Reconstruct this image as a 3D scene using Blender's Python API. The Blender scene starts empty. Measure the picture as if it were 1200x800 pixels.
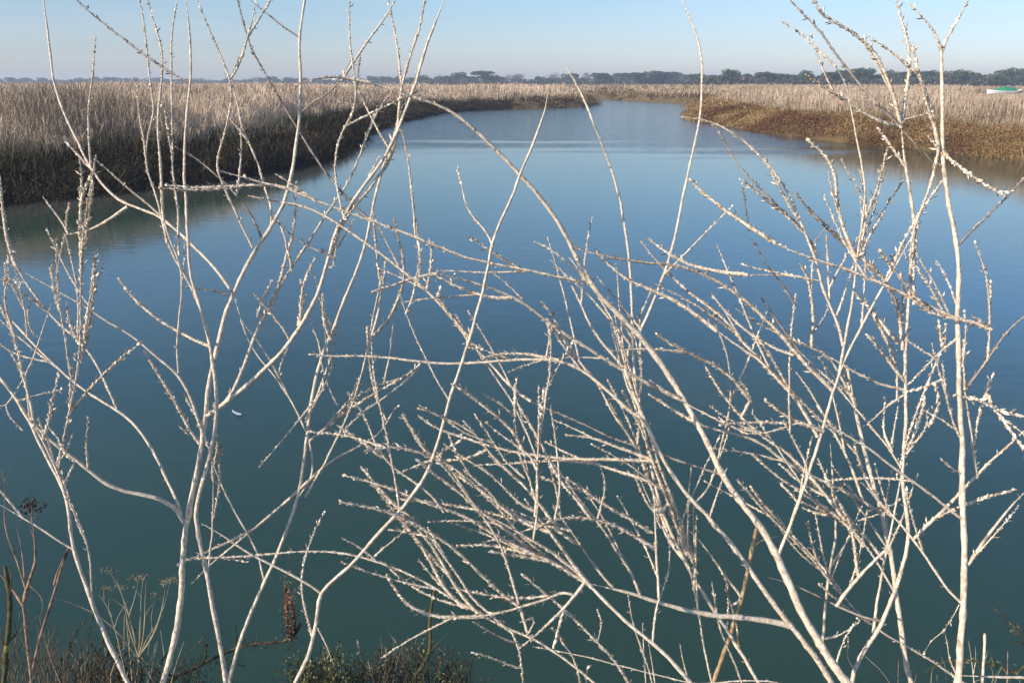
import bpy, math, random
import numpy as np
from mathutils import Vector

# ------------------------------------------------------------------ camera, sky, sun
random.seed(7)
rng = np.random.default_rng(11)
SC = bpy.context.scene
COL = SC.collection
W0, H0, LENS = 1200.0, 800.0, 28.0
F = LENS / 36.0 * W0
HORIZON = 97.5
PITCH = math.atan((H0 / 2 - HORIZON) / F)
CAMZ = 3.2
cd = bpy.data.cameras.new('camera'); cam = bpy.data.objects.new('camera', cd); COL.objects.link(cam)
cam.location = (0, 0, CAMZ); cam.rotation_euler = (math.pi / 2 - PITCH, 0, 0)
cd.lens = LENS; cd.sensor_width = 36; cd.clip_start = 0.05; cd.clip_end = 20000
SC.camera = cam
SC.render.resolution_x = 1024; SC.render.resolution_y = 682
SC.view_settings.view_transform = 'Standard'; SC.view_settings.look = 'None'
SC.view_settings.exposure = 0.35; SC.view_settings.gamma = 1.0

SUN = Vector((-0.80, -0.50, 0.46)).normalized()
elev = math.asin(SUN.z); azim = math.atan2(SUN.x, SUN.y)
world = bpy.data.worlds.new('World'); SC.world = world; world.use_nodes = True
nt = world.node_tree; bg = nt.nodes['Background']
sky = nt.nodes.new('ShaderNodeTexSky'); sky.sky_type = 'NISHITA'; sky.sun_disc = False
sky.sun_elevation = elev; sky.sun_rotation = azim % (2 * math.pi)
sky.air_density = 1.0; sky.dust_density = 0.3; sky.ozone_density = 2.5; sky.altitude = 0
tint = nt.nodes.new('ShaderNodeMix'); tint.data_type = 'RGBA'; tint.blend_type = 'MULTIPLY'
tint.inputs[0].default_value = 1.0
# thin cool veil of haze low over the horizon, the same all the way round
tc = nt.nodes.new('ShaderNodeTexCoord'); sp = nt.nodes.new('ShaderNodeSeparateXYZ')
nt.links.new(tc.outputs['Generated'], sp.inputs[0])
nz = nt.nodes.new('ShaderNodeTexNoise'); nz.inputs['Scale'].default_value = 3.0; nz.inputs['Detail'].default_value = 3
mp = nt.nodes.new('ShaderNodeMapping'); mp.inputs['Scale'].default_value = (1, 1, 9)
nt.links.new(tc.outputs['Generated'], mp.inputs[0]); nt.links.new(mp.outputs[0], nz.inputs[0])
ad = nt.nodes.new('ShaderNodeMath'); ad.operation = 'MULTIPLY_ADD'; ad.inputs[1].default_value = 0.035
nt.links.new(nz.outputs[0], ad.inputs[0]); nt.links.new(sp.outputs[2], ad.inputs[2])
cr = nt.nodes.new('ShaderNodeValToRGB')
el = cr.color_ramp.elements
el[0].position = 0.0; el[0].color = (0.80, 0.83, 1.12, 1)
el[1].position = 0.55; el[1].color = (0.76, 1.06, 1.42, 1)
for p, c in ((0.05, (0.86, 0.90, 1.16, 1)), (0.10, (0.90, 0.97, 1.14, 1)), (0.125, (1.02, 1.12, 1.22, 1)), (0.25, (1.16, 1.50, 1.90, 1))):
    e = el.new(p); e.color = c
nt.links.new(ad.outputs[0], cr.inputs[0])
nt.links.new(sky.outputs[0], tint.inputs[6]); nt.links.new(cr.outputs[0], tint.inputs[7])
mp2 = nt.nodes.new('ShaderNodeMapping'); mp2.inputs['Scale'].default_value = (1.5, 1.5, 26); mp2.inputs['Rotation'].default_value = (0.03, 0.02, 0)
nz2 = nt.nodes.new('ShaderNodeTexNoise'); nz2.inputs['Scale'].default_value = 1.6; nz2.inputs['Detail'].default_value = 5; nz2.inputs['Roughness'].default_value = 0.6
nt.links.new(tc.outputs['Generated'], mp2.inputs[0]); nt.links.new(mp2.outputs[0], nz2.inputs[0])
mrs = nt.nodes.new('ShaderNodeMapRange'); mrs.inputs[1].default_value = 0.45; mrs.inputs[2].default_value = 0.75; mrs.inputs[3].default_value = 0.0; mrs.inputs[4].default_value = 0.30
nt.links.new(nz2.outputs[0], mrs.inputs[0])
veil = nt.nodes.new('ShaderNodeMix'); veil.data_type = 'RGBA'; veil.inputs[7].default_value = (5.6, 5.9, 6.4, 1)
nt.links.new(mrs.outputs[0], veil.inputs[0]); nt.links.new(tint.outputs[2], veil.inputs[6])
nt.links.new(veil.outputs[2], bg.inputs[0]); bg.inputs[1].default_value = 0.101

sd = bpy.data.lights.new('sun', 'SUN'); so = bpy.data.objects.new('sun', sd); COL.objects.link(so)
so.rotation_euler = SUN.to_track_quat('Z', 'Y').to_euler(); so.location = (-20, -10, 15)
sd.energy = 5.0; sd.angle = math.radians(0.5); sd.color = (1.0, 0.90, 0.78)

# ------------------------------------------------------------------ helpers
CP, SP_ = math.cos(PITCH), math.sin(PITCH)
def P(px, py, d):
    """the place that is d metres ahead of the camera along the view axis"""
    u = (px - 600.0) / F * d; v = (400.0 - py) / F * d
    return np.array([u, d * CP + v * SP_, CAMZ - d * SP_ + v * CP])
def G(px, py, z=0.0):
    """point of the level z seen at that place of the photograph"""
    a = P(px, py, 1.0) - np.array([0, 0, CAMZ])
    t = (z - CAMZ) / a[2]
    return np.array([0, 0, CAMZ]) + a * t

def nodes(m):
    return m.node_tree.nodes, m.node_tree.links
def mat(name, c1, c2, scale=20.0, rough=0.8, bump=0.0, c3=None, spot=(0.62, 0.7), attr=False, bscale=None, dist=0.002, stretch=None, spec=0.3, trans=0.0):
    m = bpy.data.materials.new(name); m.use_nodes = True
    N, L = nodes(m); b = N['Principled BSDF']
    b.inputs['Roughness'].default_value = rough; b.inputs['Specular IOR Level'].default_value = spec
    t = N.new('ShaderNodeTexCoord'); vec = t.outputs['Object']
    if stretch:
        mpn = N.new('ShaderNodeMapping'); mpn.inputs['Scale'].default_value = stretch
        L.new(vec, mpn.inputs[0]); vec = mpn.outputs[0]
    n = N.new('ShaderNodeTexNoise'); n.inputs['Scale'].default_value = scale; n.inputs['Detail'].default_value = 6
    L.new(vec, n.inputs[0])
    r = N.new('ShaderNodeValToRGB'); r.color_ramp.elements[0].position = 0.32; r.color_ramp.elements[1].position = 0.68
    r.color_ramp.elements[0].color = (*c1, 1); r.color_ramp.elements[1].color = (*c2, 1)
    L.new(n.outputs[0], r.inputs[0]); out = r.outputs[0]
    if c3:
        n2 = N.new('ShaderNodeTexNoise'); n2.inputs['Scale'].default_value = scale * 0.37; n2.inputs['Detail'].default_value = 4
        L.new(vec, n2.inputs[0])
        mr = N.new('ShaderNodeMapRange'); mr.inputs[1].default_value = spot[0]; mr.inputs[2].default_value = spot[1]
        L.new(n2.outputs[0], mr.inputs[0])
        mx = N.new('ShaderNodeMix'); mx.data_type = 'RGBA'; L.new(mr.outputs[0], mx.inputs[0]); L.new(out, mx.inputs[6]); mx.inputs[7].default_value = (*c3, 1)
        out = mx.outputs[2]
    if attr:
        a = N.new('ShaderNodeAttribute'); a.attribute_name = 'tone'
        m2 = N.new('ShaderNodeMix'); m2.data_type = 'RGBA'; m2.blend_type = 'MULTIPLY'; m2.inputs[0].default_value = 1
        L.new(out, m2.inputs[6]); L.new(a.outputs['Color'], m2.inputs[7]); out = m2.outputs[2]
    L.new(out, b.inputs['Base Color'])
    if bump:
        n3 = N.new('ShaderNodeTexNoise'); n3.inputs['Scale'].default_value = bscale or scale * 3; n3.inputs['Detail'].default_value = 4
        L.new(vec, n3.inputs[0])
        bp = N.new('ShaderNodeBump'); bp.inputs['Strength'].default_value = bump; bp.inputs['Distance'].default_value = dist
        L.new(n3.outputs[0], bp.inputs['Height']); L.new(bp.outputs[0], b.inputs['Normal'])
    return m

def mesh_obj(name, V, Fc, m, parent=None, smooth=False, tone=None):
    """V: (n,3) array; Fc: list of (k,3|4) index arrays"""
    me = bpy.data.meshes.new(name)
    V = np.asarray(V, dtype=np.float32).reshape(-1, 3)
    Fl = [np.asarray(f, dtype=np.int32) for f in (Fc if isinstance(Fc, list) else [Fc]) if len(f)]
    nl = sum(f.size for f in Fl); npoly = sum(len(f) for f in Fl)
    me.vertices.add(len(V)); me.vertices.foreach_set('co', V.ravel())
    me.loops.add(nl); me.polygons.add(npoly)
    me.loops.foreach_set('vertex_index', np.concatenate([f.ravel() for f in Fl]))
    st = []; o = 0
    for f in Fl:
        st.append(o + np.arange(len(f)) * f.shape[1]); o += f.size
    me.polygons.foreach_set('loop_start', np.concatenate(st).astype(np.int32))
    if smooth: me.polygons.foreach_set('use_smooth', np.ones(npoly, dtype=bool))
    if tone is not None:
        ca = me.attributes.new('tone', 'FLOAT_COLOR', 'POINT')
        t4 = np.ones((len(V), 4), dtype=np.float32); t4[:, :3] = tone
        ca.data.foreach_set('color', t4.ravel())
    me.update(calc_edges=True); me.materials.append(m)
    ob = bpy.data.objects.new(name, me); COL.objects.link(ob)
    if parent is not None: ob.parent = parent
    return ob

def root(name, loc, label, cat, group=None):
    e = bpy.data.objects.new(name, None); COL.objects.link(e); e.empty_display_size = 0.1
    e.location = loc; e['label'] = label; e['category'] = cat
    if group: e['group'] = group
    return e

def vnoise(x, y, seed=0):
    """smooth value noise, numpy"""
    xi = np.floor(x).astype(np.int64); yi = np.floor(y).astype(np.int64); fx = x - xi; fy = y - yi
    def h(a, b):
        n = (a * 374761393 + b * 668265263 + seed * 974711) & 0x7fffffff
        n = ((n ^ (n >> 13)) * 1274126177) & 0x7fffffff
        return ((n ^ (n >> 16)) & 0xffff) / 65535.0
    ux = fx * fx * (3 - 2 * fx); uy = fy * fy * (3 - 2 * fy)
    return (h(xi, yi) * (1 - ux) + h(xi + 1, yi) * ux) * (1 - uy) + (h(xi, yi + 1) * (1 - ux) + h(xi + 1, yi + 1) * ux) * uy

# ------------------------------------------------------------------ water outline -> terrain
left_px = [(-150, 268), (0, 241), (60, 237), (150, 226), (250, 213), (320, 204), (360, 195), (400, 184), (420, 173), (428, 163), (442, 153), (470, 144), (500, 137), (520, 133), (550, 130), (600, 128.2), (650, 126.5), (690, 125.2), (699, 123.2), (701, 121.5), (690, 119.5), (660, 118.2), (600, 117.6)]
far_px = [(600, 115.4), (690, 115.8), (740, 118.3), (800, 121.2), (824, 122.6)]
right_px = [(818, 126), (806, 130), (798, 134.5), (812, 140.5), (845, 146), (870, 151), (905, 156.5), (950, 162), (1000, 167.5), (1050, 172), (1100, 177), (1150, 182.5), (1200, 188), (1350, 208)]
poly = [(-160, 2.7), (-160, 9), (-70, 12), (-34, 15.5)]
poly += [tuple(G(*p)[:2]) for p in left_px + far_px + right_px]
poly += [(60, 21), (110, 12), (160, 2.7)]
poly = np.array(poly)
def water_sd(x, y):
    """signed distance to the waterline, positive on land"""
    shp = x.shape; x = x.ravel(); y = y.ravel()
    dm = np.full(x.shape, 1e9); ins = np.zeros(x.shape, dtype=bool)
    n = len(poly)
    for i in range(n):
        a = poly[i]; b = poly[(i + 1) % n]
        ab = b - a; L2 = (ab ** 2).sum()
        t = np.clip(((x - a[0]) * ab[0] + (y - a[1]) * ab[1]) / L2, 0, 1)
        dm = np.minimum(dm, (x - a[0] - t * ab[0]) ** 2 + (y - a[1] - t * ab[1]) ** 2)
        c = ((a[1] > y) != (b[1] > y)) & (x < (b[0] - a[0]) * (y - a[1]) / (b[1] - a[1] + 1e-12) + a[0])
        ins ^= c
    d = np.sqrt(dm); return np.where(ins, -d, d).reshape(shp)
def ground_z(x, y, s=None):
    if s is None: s = water_sd(x, y)
    r = np.hypot(x, y)
    sn = s + (vnoise(x * 0.9, y * 0.9, 3) - 0.5) * np.where(y > 8, 0.9, 0.0) * np.clip(r / 20, 0, 2) * 0.6
    bank = np.interp(sn, [-6, -1.0, 0, 0.4, 1.0, 2.0, 3.5, 8, 60], [-1.5, -0.35, -0.02, 0.22, 0.5, 0.85, 1.0, 1.05, 1.05])
    bank = bank + (vnoise(x * 1.7, y * 1.7, 5) - 0.5) * 0.16 * np.clip(sn, 0, 1) + (vnoise(x * 0.2, y * 0.2, 6) - 0.5) * 0.25 * np.clip(sn / 4, 0, 1)
    near = np.interp(y, [-6, 0.75, 1.15, 2.6, 2.7, 3.4, 6], [1.62, 1.6, 1.45, 0.12, 0.0, -0.4, -1.2]) + (vnoise(x * 4, y * 4, 8) - 0.5) * 0.05
    return np.where(y < 6, np.where(np.abs(x) < 150, near, bank), bank)

# ------------------------------------------------------------------ air
hz = bpy.data.meshes.new('haze')
hx, hy0, hy1, hz0, hz1 = 1500.0, -420.0, 1450.0, -2.6, 17.0
hz.from_pydata([(x, y, z) for x in (-hx, hx) for y in (hy0, hy1) for z in (hz0, hz1)], [], [(0, 1, 3, 2), (4, 6, 7, 5), (0, 4, 5, 1), (2, 3, 7, 6), (0, 2, 6, 4), (1, 5, 7, 3)])
ho = bpy.data.objects.new('haze', hz); COL.objects.link(ho); ho['kind'] = 'stuff'
hm = bpy.data.materials.new('haze_air'); hm.use_nodes = True; hN = hm.node_tree.nodes; hN.clear()
pv = hN.new('ShaderNodeVolumePrincipled'); ho_ = hN.new('ShaderNodeOutputMaterial'); hm.node_tree.links.new(pv.outputs[0], ho_.inputs['Volume'])
pv.inputs['Color'].default_value = (0.80, 0.88, 1.0, 1); pv.inputs['Density'].default_value = 0.00058; pv.inputs['Anisotropy'].default_value = 0.2
hz.materials.append(hm)
nr, na = 520, 560
rr = 0.4 * (1380 / 0.4) ** (np.arange(nr) / (nr - 1)); aa = np.radians(np.linspace(-100, 100, na))
R_, A_ = np.meshgrid(rr, aa, indexing='ij')
X = R_ * np.sin(A_); Y = R_ * np.cos(A_)
S = water_sd(X, Y); Z = ground_z(X, Y, S)
idx = np.arange(nr * na).reshape(nr, na)
quads = np.stack([idx[:-1, :-1], idx[:-1, 1:], idx[1:, 1:], idx[1:, :-1]], -1).reshape(-1, 4)[:, ::-1]
# ground colour zones: mud at the waterline, scrub litter on the bank, straw litter under the reeds
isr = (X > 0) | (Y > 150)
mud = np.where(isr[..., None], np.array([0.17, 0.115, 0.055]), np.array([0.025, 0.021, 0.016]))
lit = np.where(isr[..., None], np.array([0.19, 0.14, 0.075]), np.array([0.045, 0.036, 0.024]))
straw = np.array([0.38, 0.29, 0.19])
k = np.clip((S - 3.0) / 3.0, 0, 1)[..., None]; k0 = np.clip((Z - 0.25) / 0.5, 0, 1)[..., None]
tone = (mud * (1 - k0) + lit * k0) * (1 - k) + straw * k
patch = vnoise(X * 0.03, Y * 0.012, 21) + 0.5 * vnoise(X * 0.11, Y * 0.05, 22)
tone = np.where((k > 0.5) & (patch > 0.86)[..., None] & (Y > 70)[..., None], np.array([0.20, 0.13, 0.075]), tone)
nearb = (Y < 6)[..., None]
tone = np.where(nearb, np.array([0.09, 0.075, 0.045]), tone)
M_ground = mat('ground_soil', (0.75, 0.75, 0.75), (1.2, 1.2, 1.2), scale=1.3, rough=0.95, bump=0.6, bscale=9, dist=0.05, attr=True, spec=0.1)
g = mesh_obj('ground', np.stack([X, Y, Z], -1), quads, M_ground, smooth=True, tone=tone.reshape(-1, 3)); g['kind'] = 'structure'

# ------------------------------------------------------------------ water
mw = bpy.data.materials.new('water'); mw.use_nodes = True
N, L = nodes(mw); b = N['Principled BSDF']
b.inputs['Base Color'].default_value = (0.038, 0.086, 0.062, 1); b.inputs['IOR'].default_value = 1.333
b.inputs['Roughness'].default_value = 0.08; b.inputs['Specular IOR Level'].default_value = 0.62
geo = N.new('ShaderNodeNewGeometry')
mpw = N.new('ShaderNodeMapping'); L.new(geo.outputs['Position'], mpw.inputs[0]); mpw.inputs['Scale'].default_value = (0.6, 1.4, 1)
n1 = N.new('ShaderNodeTexNoise'); n1.inputs['Scale'].default_value = 3.2; n1.inputs['Detail'].default_value = 3; L.new(mpw.outputs[0], n1.inputs[0])
n1b = N.new('ShaderNodeTexNoise'); n1b.inputs['Scale'].default_value = 0.5; n1b.inputs['Detail'].default_value = 2; L.new(mpw.outputs[0], n1b.inputs[0])
# breeze patches: beyond a wavering line across the channel, and streaks
sx = N.new('ShaderNodeSeparateXYZ'); L.new(geo.outputs['Position'], sx.inputs[0])
mpb = N.new('ShaderNodeMapping'); L.new(geo.outputs['Position'], mpb.inputs[0]); mpb.inputs['Scale'].default_value = (0.035, 0.09, 1)
n2 = N.new('ShaderNodeTexNoise'); n2.inputs['Scale'].default_value = 1.0; n2.inputs['Detail'].default_value = 4; L.new(mpb.outputs[0], n2.inputs[0])
ma = N.new('ShaderNodeMath'); ma.operation = 'MULTIPLY_ADD'; ma.inputs[1].default_value = 26; L.new(n2.outputs[0], ma.inputs[0]); L.new(sx.outputs[1], ma.inputs[2])
mr = N.new('ShaderNodeMapRange'); mr.interpolation_type = 'SMOOTHSTEP'; mr.inputs[1].default_value = 50; mr.inputs[2].default_value = 62; mr.inputs[3].default_value = 0.06; mr.inputs[4].default_value = 1.0
mps = N.new('ShaderNodeMapping'); L.new(geo.outputs['Position'], mps.inputs[0]); mps.inputs['Scale'].default_value = (0.05, 0.35, 1)
n5 = N.new('ShaderNodeTexNoise'); n5.inputs['Scale'].default_value = 1.0; n5.inputs['Detail'].default_value = 5; L.new(mps.outputs[0], n5.inputs[0])
mas = N.new('ShaderNodeMath'); mas.operation = 'MULTIPLY_ADD'; mas.inputs[1].default_value = 40; L.new(n5.outputs[0], mas.inputs[0]); L.new(ma.outputs[0], mas.inputs[2])
mas2 = N.new('ShaderNodeMath'); mas2.operation = 'SUBTRACT'; mas2.inputs[1].default_value = 20; L.new(mas.outputs[0], mas2.inputs[0])
L.new(mas2.outputs[0], mr.inputs[0])
bp = N.new('ShaderNodeBump'); bp.inputs['Distance'].default_value = 0.05; L.new(n1.outputs[0], bp.inputs['Height']); L.new(mr.outputs[0], bp.inputs['Strength'])
bp2 = N.new('ShaderNodeBump'); bp2.inputs['Distance'].default_value = 0.02; bp2.inputs['Strength'].default_value = 0.08; L.new(n1b.outputs[0], bp2.inputs['Height']); L.new(bp.outputs[0], bp2.inputs['Normal'])
L.new(bp2.outputs[0], b.inputs['Normal'])
wr = 1.2 * (600 / 1.2) ** (np.arange(150) / 149.0); wa = np.radians(np.linspace(-100, 100, 200))
WR, WA = np.meshgrid(wr, wa, indexing='ij'); WX = WR * np.sin(WA); WY = WR * np.cos(WA)
ws = water_sd(WX, WY); wi = np.arange(150 * 200).reshape(150, 200)
wq = np.stack([wi[:-1, :-1], wi[:-1, 1:], wi[1:, 1:], wi[1:, :-1]], -1).reshape(-1, 4)[:, ::-1]
sh = np.where(WY > 9, np.clip(1 + ws / 3.6, 0, 1), 0)[..., None] * np.where(WX < 0, 1.0, .6)[..., None] ** 1
wt = np.array([0.031, 0.068, 0.048]) * (1 - sh) + np.array([0.105, 0.09, 0.075]) * sh
at = N.new('ShaderNodeAttribute'); at.attribute_name = 'tone'; L.new(at.outputs['Color'], b.inputs['Base Color'])
b.inputs['Subsurface Weight'].default_value = 1.0; b.inputs['Subsurface Radius'].default_value = (1, 1, 1); b.inputs['Subsurface Scale'].default_value = 0.35
w = mesh_obj('water', np.stack([WX, WY, WX * 0], -1), wq, mw, tone=wt.reshape(-1, 3)); w['kind'] = 'structure'

# ------------------------------------------------------------------ marsh vegetation (uncountable)
def log_scatter(n, r0, r1, a0, a1, power=0.0):
    u = rng.random(n)
    r = r0 * (r1 / r0) ** (u ** (1 + power)); a = np.radians(a0 + (a1 - a0) * rng.random(n))
    return r * np.sin(a), r * np.cos(a), r
def px_of(x, y): return 600 + F * x / (y * CP)
def blades(x, y, z, r, h, wmin, lean, tone, name, label, m, spread=0.0, fuzz=0.0):
    n = len(x)
    wd = np.maximum(wmin, r * 0.00030) * (0.7 + 0.6 * rng.random(n))
    th = rng.random(n) * np.pi * 2
    tx = np.cos(th); ty = np.sin(th)
    la = rng.random(n) * np.pi * 2; lm = lean * h * rng.random(n)
    lx = np.cos(la) * lm; ly = np.sin(la) * lm
    b0 = np.stack([x - tx * wd / 2, y - ty * wd / 2, z - 0.05], -1); b1 = np.stack([x + tx * wd / 2, y + ty * wd / 2, z - 0.05], -1)
    mx = x + lx * 0.35; my = y + ly * 0.35; mz = z + h * 0.55
    c0 = np.stack([mx - tx * wd * .42, my - ty * wd * .42, mz], -1); c1 = np.stack([mx + tx * wd * .42, my + ty * wd * .42, mz], -1)
    # loose plume: widest just under the tip
    px_ = x + lx * 0.8; py_ = y + ly * 0.8; pz = z + h * 0.86
    pw = wd * (0.5 + spread * rng.random(n))
    e0 = np.stack([px_ - tx * pw, py_ - ty * pw, pz], -1); e1 = np.stack([px_ + tx * pw, py_ + ty * pw, pz], -1)
    tp = np.stack([x + lx * 1.1, y + ly * 1.1, z + h], -1)
    V = np.stack([b0, b1, c0, c1, e0, e1, tp], 1).reshape(-1, 3)
    o = (np.arange(n) * 7)[:, None]
    q = np.concatenate([o + np.array([[0, 1, 3, 2]]), o + np.array([[2, 3, 5, 4]])]); t = o + np.array([[4, 5, 6]])
    tn = np.repeat(tone, 7, axis=0)
    if fuzz:
        kf = int(n * fuzz); j = rng.integers(0, n, kf); u = rng.uniform(.45, 1.03, (kf, 1)); sz = np.maximum(.022, r[j] * .0011)[:, None] * rng.uniform(.5, 1.3, (kf, 1))
        c = np.stack([x[j], y[j], z[j]], -1) + np.stack([lx[j], ly[j], h[j]], -1) * u + rng.normal(size=(kf, 3)) * .05
        a1 = rng.normal(size=(kf, 3)); a1[:, 2] *= 1.3; a1 /= np.linalg.norm(a1, axis=1, keepdims=True); a2 = np.cross(a1, rng.normal(size=(kf, 3))); a2 /= np.linalg.norm(a2, axis=1, keepdims=True)
        FV = np.stack([c - a2 * sz * .35, c + a2 * sz * .35, c + a1 * sz * 1.6], 1).reshape(-1, 3)
        t = np.concatenate([t, n * 7 + np.arange(kf * 3).reshape(-1, 3)]); V = np.concatenate([V, FV]); tn = np.concatenate([tn, np.repeat(tone[j] * rng.uniform(.8, 1.2, (kf, 1)), 3, axis=0)])
    ob = mesh_obj(name, V, [q, t], m, tone=tn)
    ob['kind'] = 'stuff'; ob['label'] = label; ob['category'] = 'reeds'
    return ob
M_veg = mat('dry_vegetation', (0.85, 0.85, 0.85), (1.12, 1.12, 1.12), scale=0.35, rough=0.9, attr=True, spec=0.1)

def boat_wedge(x, y):
    p = px_of(x, y); return (p > 1140) & (p < 1216) & (y < 133)
def reeds(n, r0, r1, a0, a1, hfun, cols, name, label, smin=3.2, wmin=0.0055, lean=0.45, spread=0.55, cond=None):
    x, y, r = log_scatter(n, r0, r1, a0, a1)
    s = water_sd(x, y)
    edge = smin + (vnoise(x * 0.5, y * 0.5, 31) - 0.5) * 1.6
    ok = (s > edge)
    if cond is not None: ok &= cond(x, y)
    x, y, r, s = x[ok], y[ok], r[ok], s[ok]
    z = ground_z(x, y, s)
    h = hfun(x, y, s)
    cap = np.where(boat_wedge(x, y), np.maximum(0.25, (CAMZ - 0.0129 * y) - z), 9)
    h = np.minimum(h, cap * (0.8 + 0.2 * rng.random(len(h))))
    mixn = np.clip(vnoise(x * 0.16, y * 0.07, 33) * 1.0 + (rng.random(len(x)) - 0.5) * 0.7, 0, 1)[:, None]
    c = np.array(cols[0]) * (1 - mixn) + np.array(cols[1]) * mixn
    c = c * (0.82 + 0.36 * rng.random(len(x)))[:, None]
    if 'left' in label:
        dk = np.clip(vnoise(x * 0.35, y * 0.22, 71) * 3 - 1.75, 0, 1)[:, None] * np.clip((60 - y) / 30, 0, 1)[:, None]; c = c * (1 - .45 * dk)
    return blades(x, y, z, r, h, wmin, lean, c, name, label, M_veg, spread, 1.3)
hl = lambda x, y, s: (1.55 + 0.65 * vnoise(x * 0.35, y * 0.35, 35) + 0.25 * vnoise(x * 0.06, y * 0.06, 36)) * (0.72 + 0.3 * rng.random(len(x))) * np.clip(0.45 + (s - 3) * 0.22, 0.45, 1)
hr = lambda x, y, s: (1.65 + 0.30 * vnoise(x * 0.3, y * 0.3, 37)) * (0.82 + 0.2 * rng.random(len(x))) * np.clip(0.5 + (s - 3.5) * 0.22, 0.5, 1)
leftside = lambda x, y: (px_of(x, y) < 690)
rightside = lambda x, y: (px_of(x, y) > 815) & (y < 180)
reeds(240000, 19, 140, -42, 5, hl, ((0.42, 0.31, 0.215), (0.70, 0.54, 0.38)), 'reed_bed', 'bleached pinkish reed bed behind the dark left bank', cond=leftside)
reeds(170000, 30, 160, 11, 42, hr, ((0.34, 0.255, 0.175), (0.50, 0.39, 0.28)), 'reed_bed', 'straw coloured reed bed behind the brown right bank', smin=4.2, lean=0.2, cond=rightside)
hf = lambda x, y, s: (0.5 + 1.3 * np.clip(vnoise(x * 0.03, y * 0.03, 41) * 1.5 - 0.4, 0, 1)) * (0.6 + 0.5 * rng.random(len(x)))
reeds(70000, 110, 620, -42, 42, hf, ((0.26, 0.18, 0.11), (0.46, 0.35, 0.23)), 'marsh_grass', 'distant straw and rust coloured marsh beyond the bend', smin=1.0, spread=2.0)
# grass verge, olive, between bank scrub and reeds
def verge(n, a0, a1, r0, r1, cond, name, label, ca, cb, s0, s1):
    x, y, r = log_scatter(n, r0, r1, a0, a1); s = water_sd(x, y)
    ok = (s > s0) & (s < s1) & cond(x, y); x, y, r, s = x[ok], y[ok], r[ok], s[ok]
    h = (0.28 + 0.4 * vnoise(x * 0.8, y * 0.8, 44)) * (0.6 + 0.7 * rng.random(len(x)))
    mixn = np.clip(vnoise(x * 0.4, y * 0.3, 45) + (rng.random(len(x)) - 0.5) * 0.8, 0, 1)[:, None]
    c = (np.array(ca) * (1 - mixn) + np.array(cb) * mixn) * (0.7 + 0.6 * rng.random(len(x)))[:, None]
    o = blades(x, y, ground_z(x, y, s), r, h, 0.010, 0.6, c, name, label, M_veg); o['category'] = 'grass'
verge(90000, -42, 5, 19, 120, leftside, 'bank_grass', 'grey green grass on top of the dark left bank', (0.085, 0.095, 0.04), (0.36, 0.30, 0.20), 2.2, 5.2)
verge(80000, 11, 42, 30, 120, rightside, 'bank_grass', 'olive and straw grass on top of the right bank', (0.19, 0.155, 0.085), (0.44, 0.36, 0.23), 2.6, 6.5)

def scrub(n, a0, a1, r0, r1, cond, cols, s0, s1, name, label, hmax):
    """low cushions of salt scrub, each a heap of small leaf sprays"""
    x, y, r = log_scatter(n, r0, r1, a0, a1); s = water_sd(x, y)
    ok = (s > s0) & (s < s1) & cond(x, y); x, y, r, s = x[ok], y[ok], r[ok], s[ok]
    z = ground_z(x, y, s); n = len(x); K = 46
    R = (0.25 + 0.5 * rng.random(n)) * np.clip(r / 45, 0.75, 1.8)
    th = rng.random((n, K)) * 2 * np.pi; ph = np.arccos(rng.random((n, K))); q = 0.75 + 0.3 * rng.random((n, K))
    big = vnoise(x * 0.45, y * 0.3, 52) > 0.66; R = np.where(big, R * 1.5, R)
    hh = hmax * (0.4 + 0.7 * rng.random(n)) * np.where(big, 1.9, 1.0)
    cx = x[:, None] + np.cos(th) * np.sin(ph) * R[:, None] * q; cy = y[:, None] + np.sin(th) * np.sin(ph) * R[:, None] * q
    cz = z[:, None] + np.cos(ph) * hh[:, None] * q
    c = np.stack([cx, cy, cz], -1).reshape(-1, 3)
    sz = (np.repeat(np.maximum(0.035, r * 0.0010), K) * (0.6 + 0.9 * rng.random(n * K)))[:, None]
    d1 = rng.normal(size=(n * K, 3)); d1[:, 2] = np.abs(d1[:, 2]) + 0.5; d1 /= np.linalg.norm(d1, axis=1, keepdims=True)
    d2 = np.cross(d1, rng.normal(size=(n * K, 3))); d2 /= np.linalg.norm(d2, axis=1, keepdims=True)
    V = np.stack([c - d2 * sz * .5, c + d2 * sz * .5, c + d1 * sz * 1.5], 1).reshape(-1, 3)
    T = np.arange(n * K * 3).reshape(-1, 3)
    pick = np.clip(vnoise(x * 0.55, y * 0.4, 51) * 1.7 - 0.35 + (rng.random(n) - .5) * 0.5, 0, 1)[:, None]
    col = np.array(cols[0]) * (1 - pick) + np.array(cols[1]) * pick
    tt = np.repeat(col, K, axis=0) * (0.6 + 0.8 * rng.random((n * K, 1)))
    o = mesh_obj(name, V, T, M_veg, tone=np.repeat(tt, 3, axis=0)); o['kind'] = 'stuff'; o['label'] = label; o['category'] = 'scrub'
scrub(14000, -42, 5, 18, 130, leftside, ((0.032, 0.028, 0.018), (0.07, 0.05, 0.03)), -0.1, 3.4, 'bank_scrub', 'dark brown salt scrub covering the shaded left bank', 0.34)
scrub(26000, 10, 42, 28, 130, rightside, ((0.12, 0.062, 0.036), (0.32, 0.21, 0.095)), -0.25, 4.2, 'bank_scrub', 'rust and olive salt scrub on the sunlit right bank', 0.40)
scrub(2600, -5, 16, 100, 190, lambda x, y: y > 112, ((0.12, 0.075, 0.045), (0.24, 0.18, 0.085)), 0.1, 8, 'bank_scrub', 'low brown scrub along the far shore of the bend', 0.45)

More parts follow.
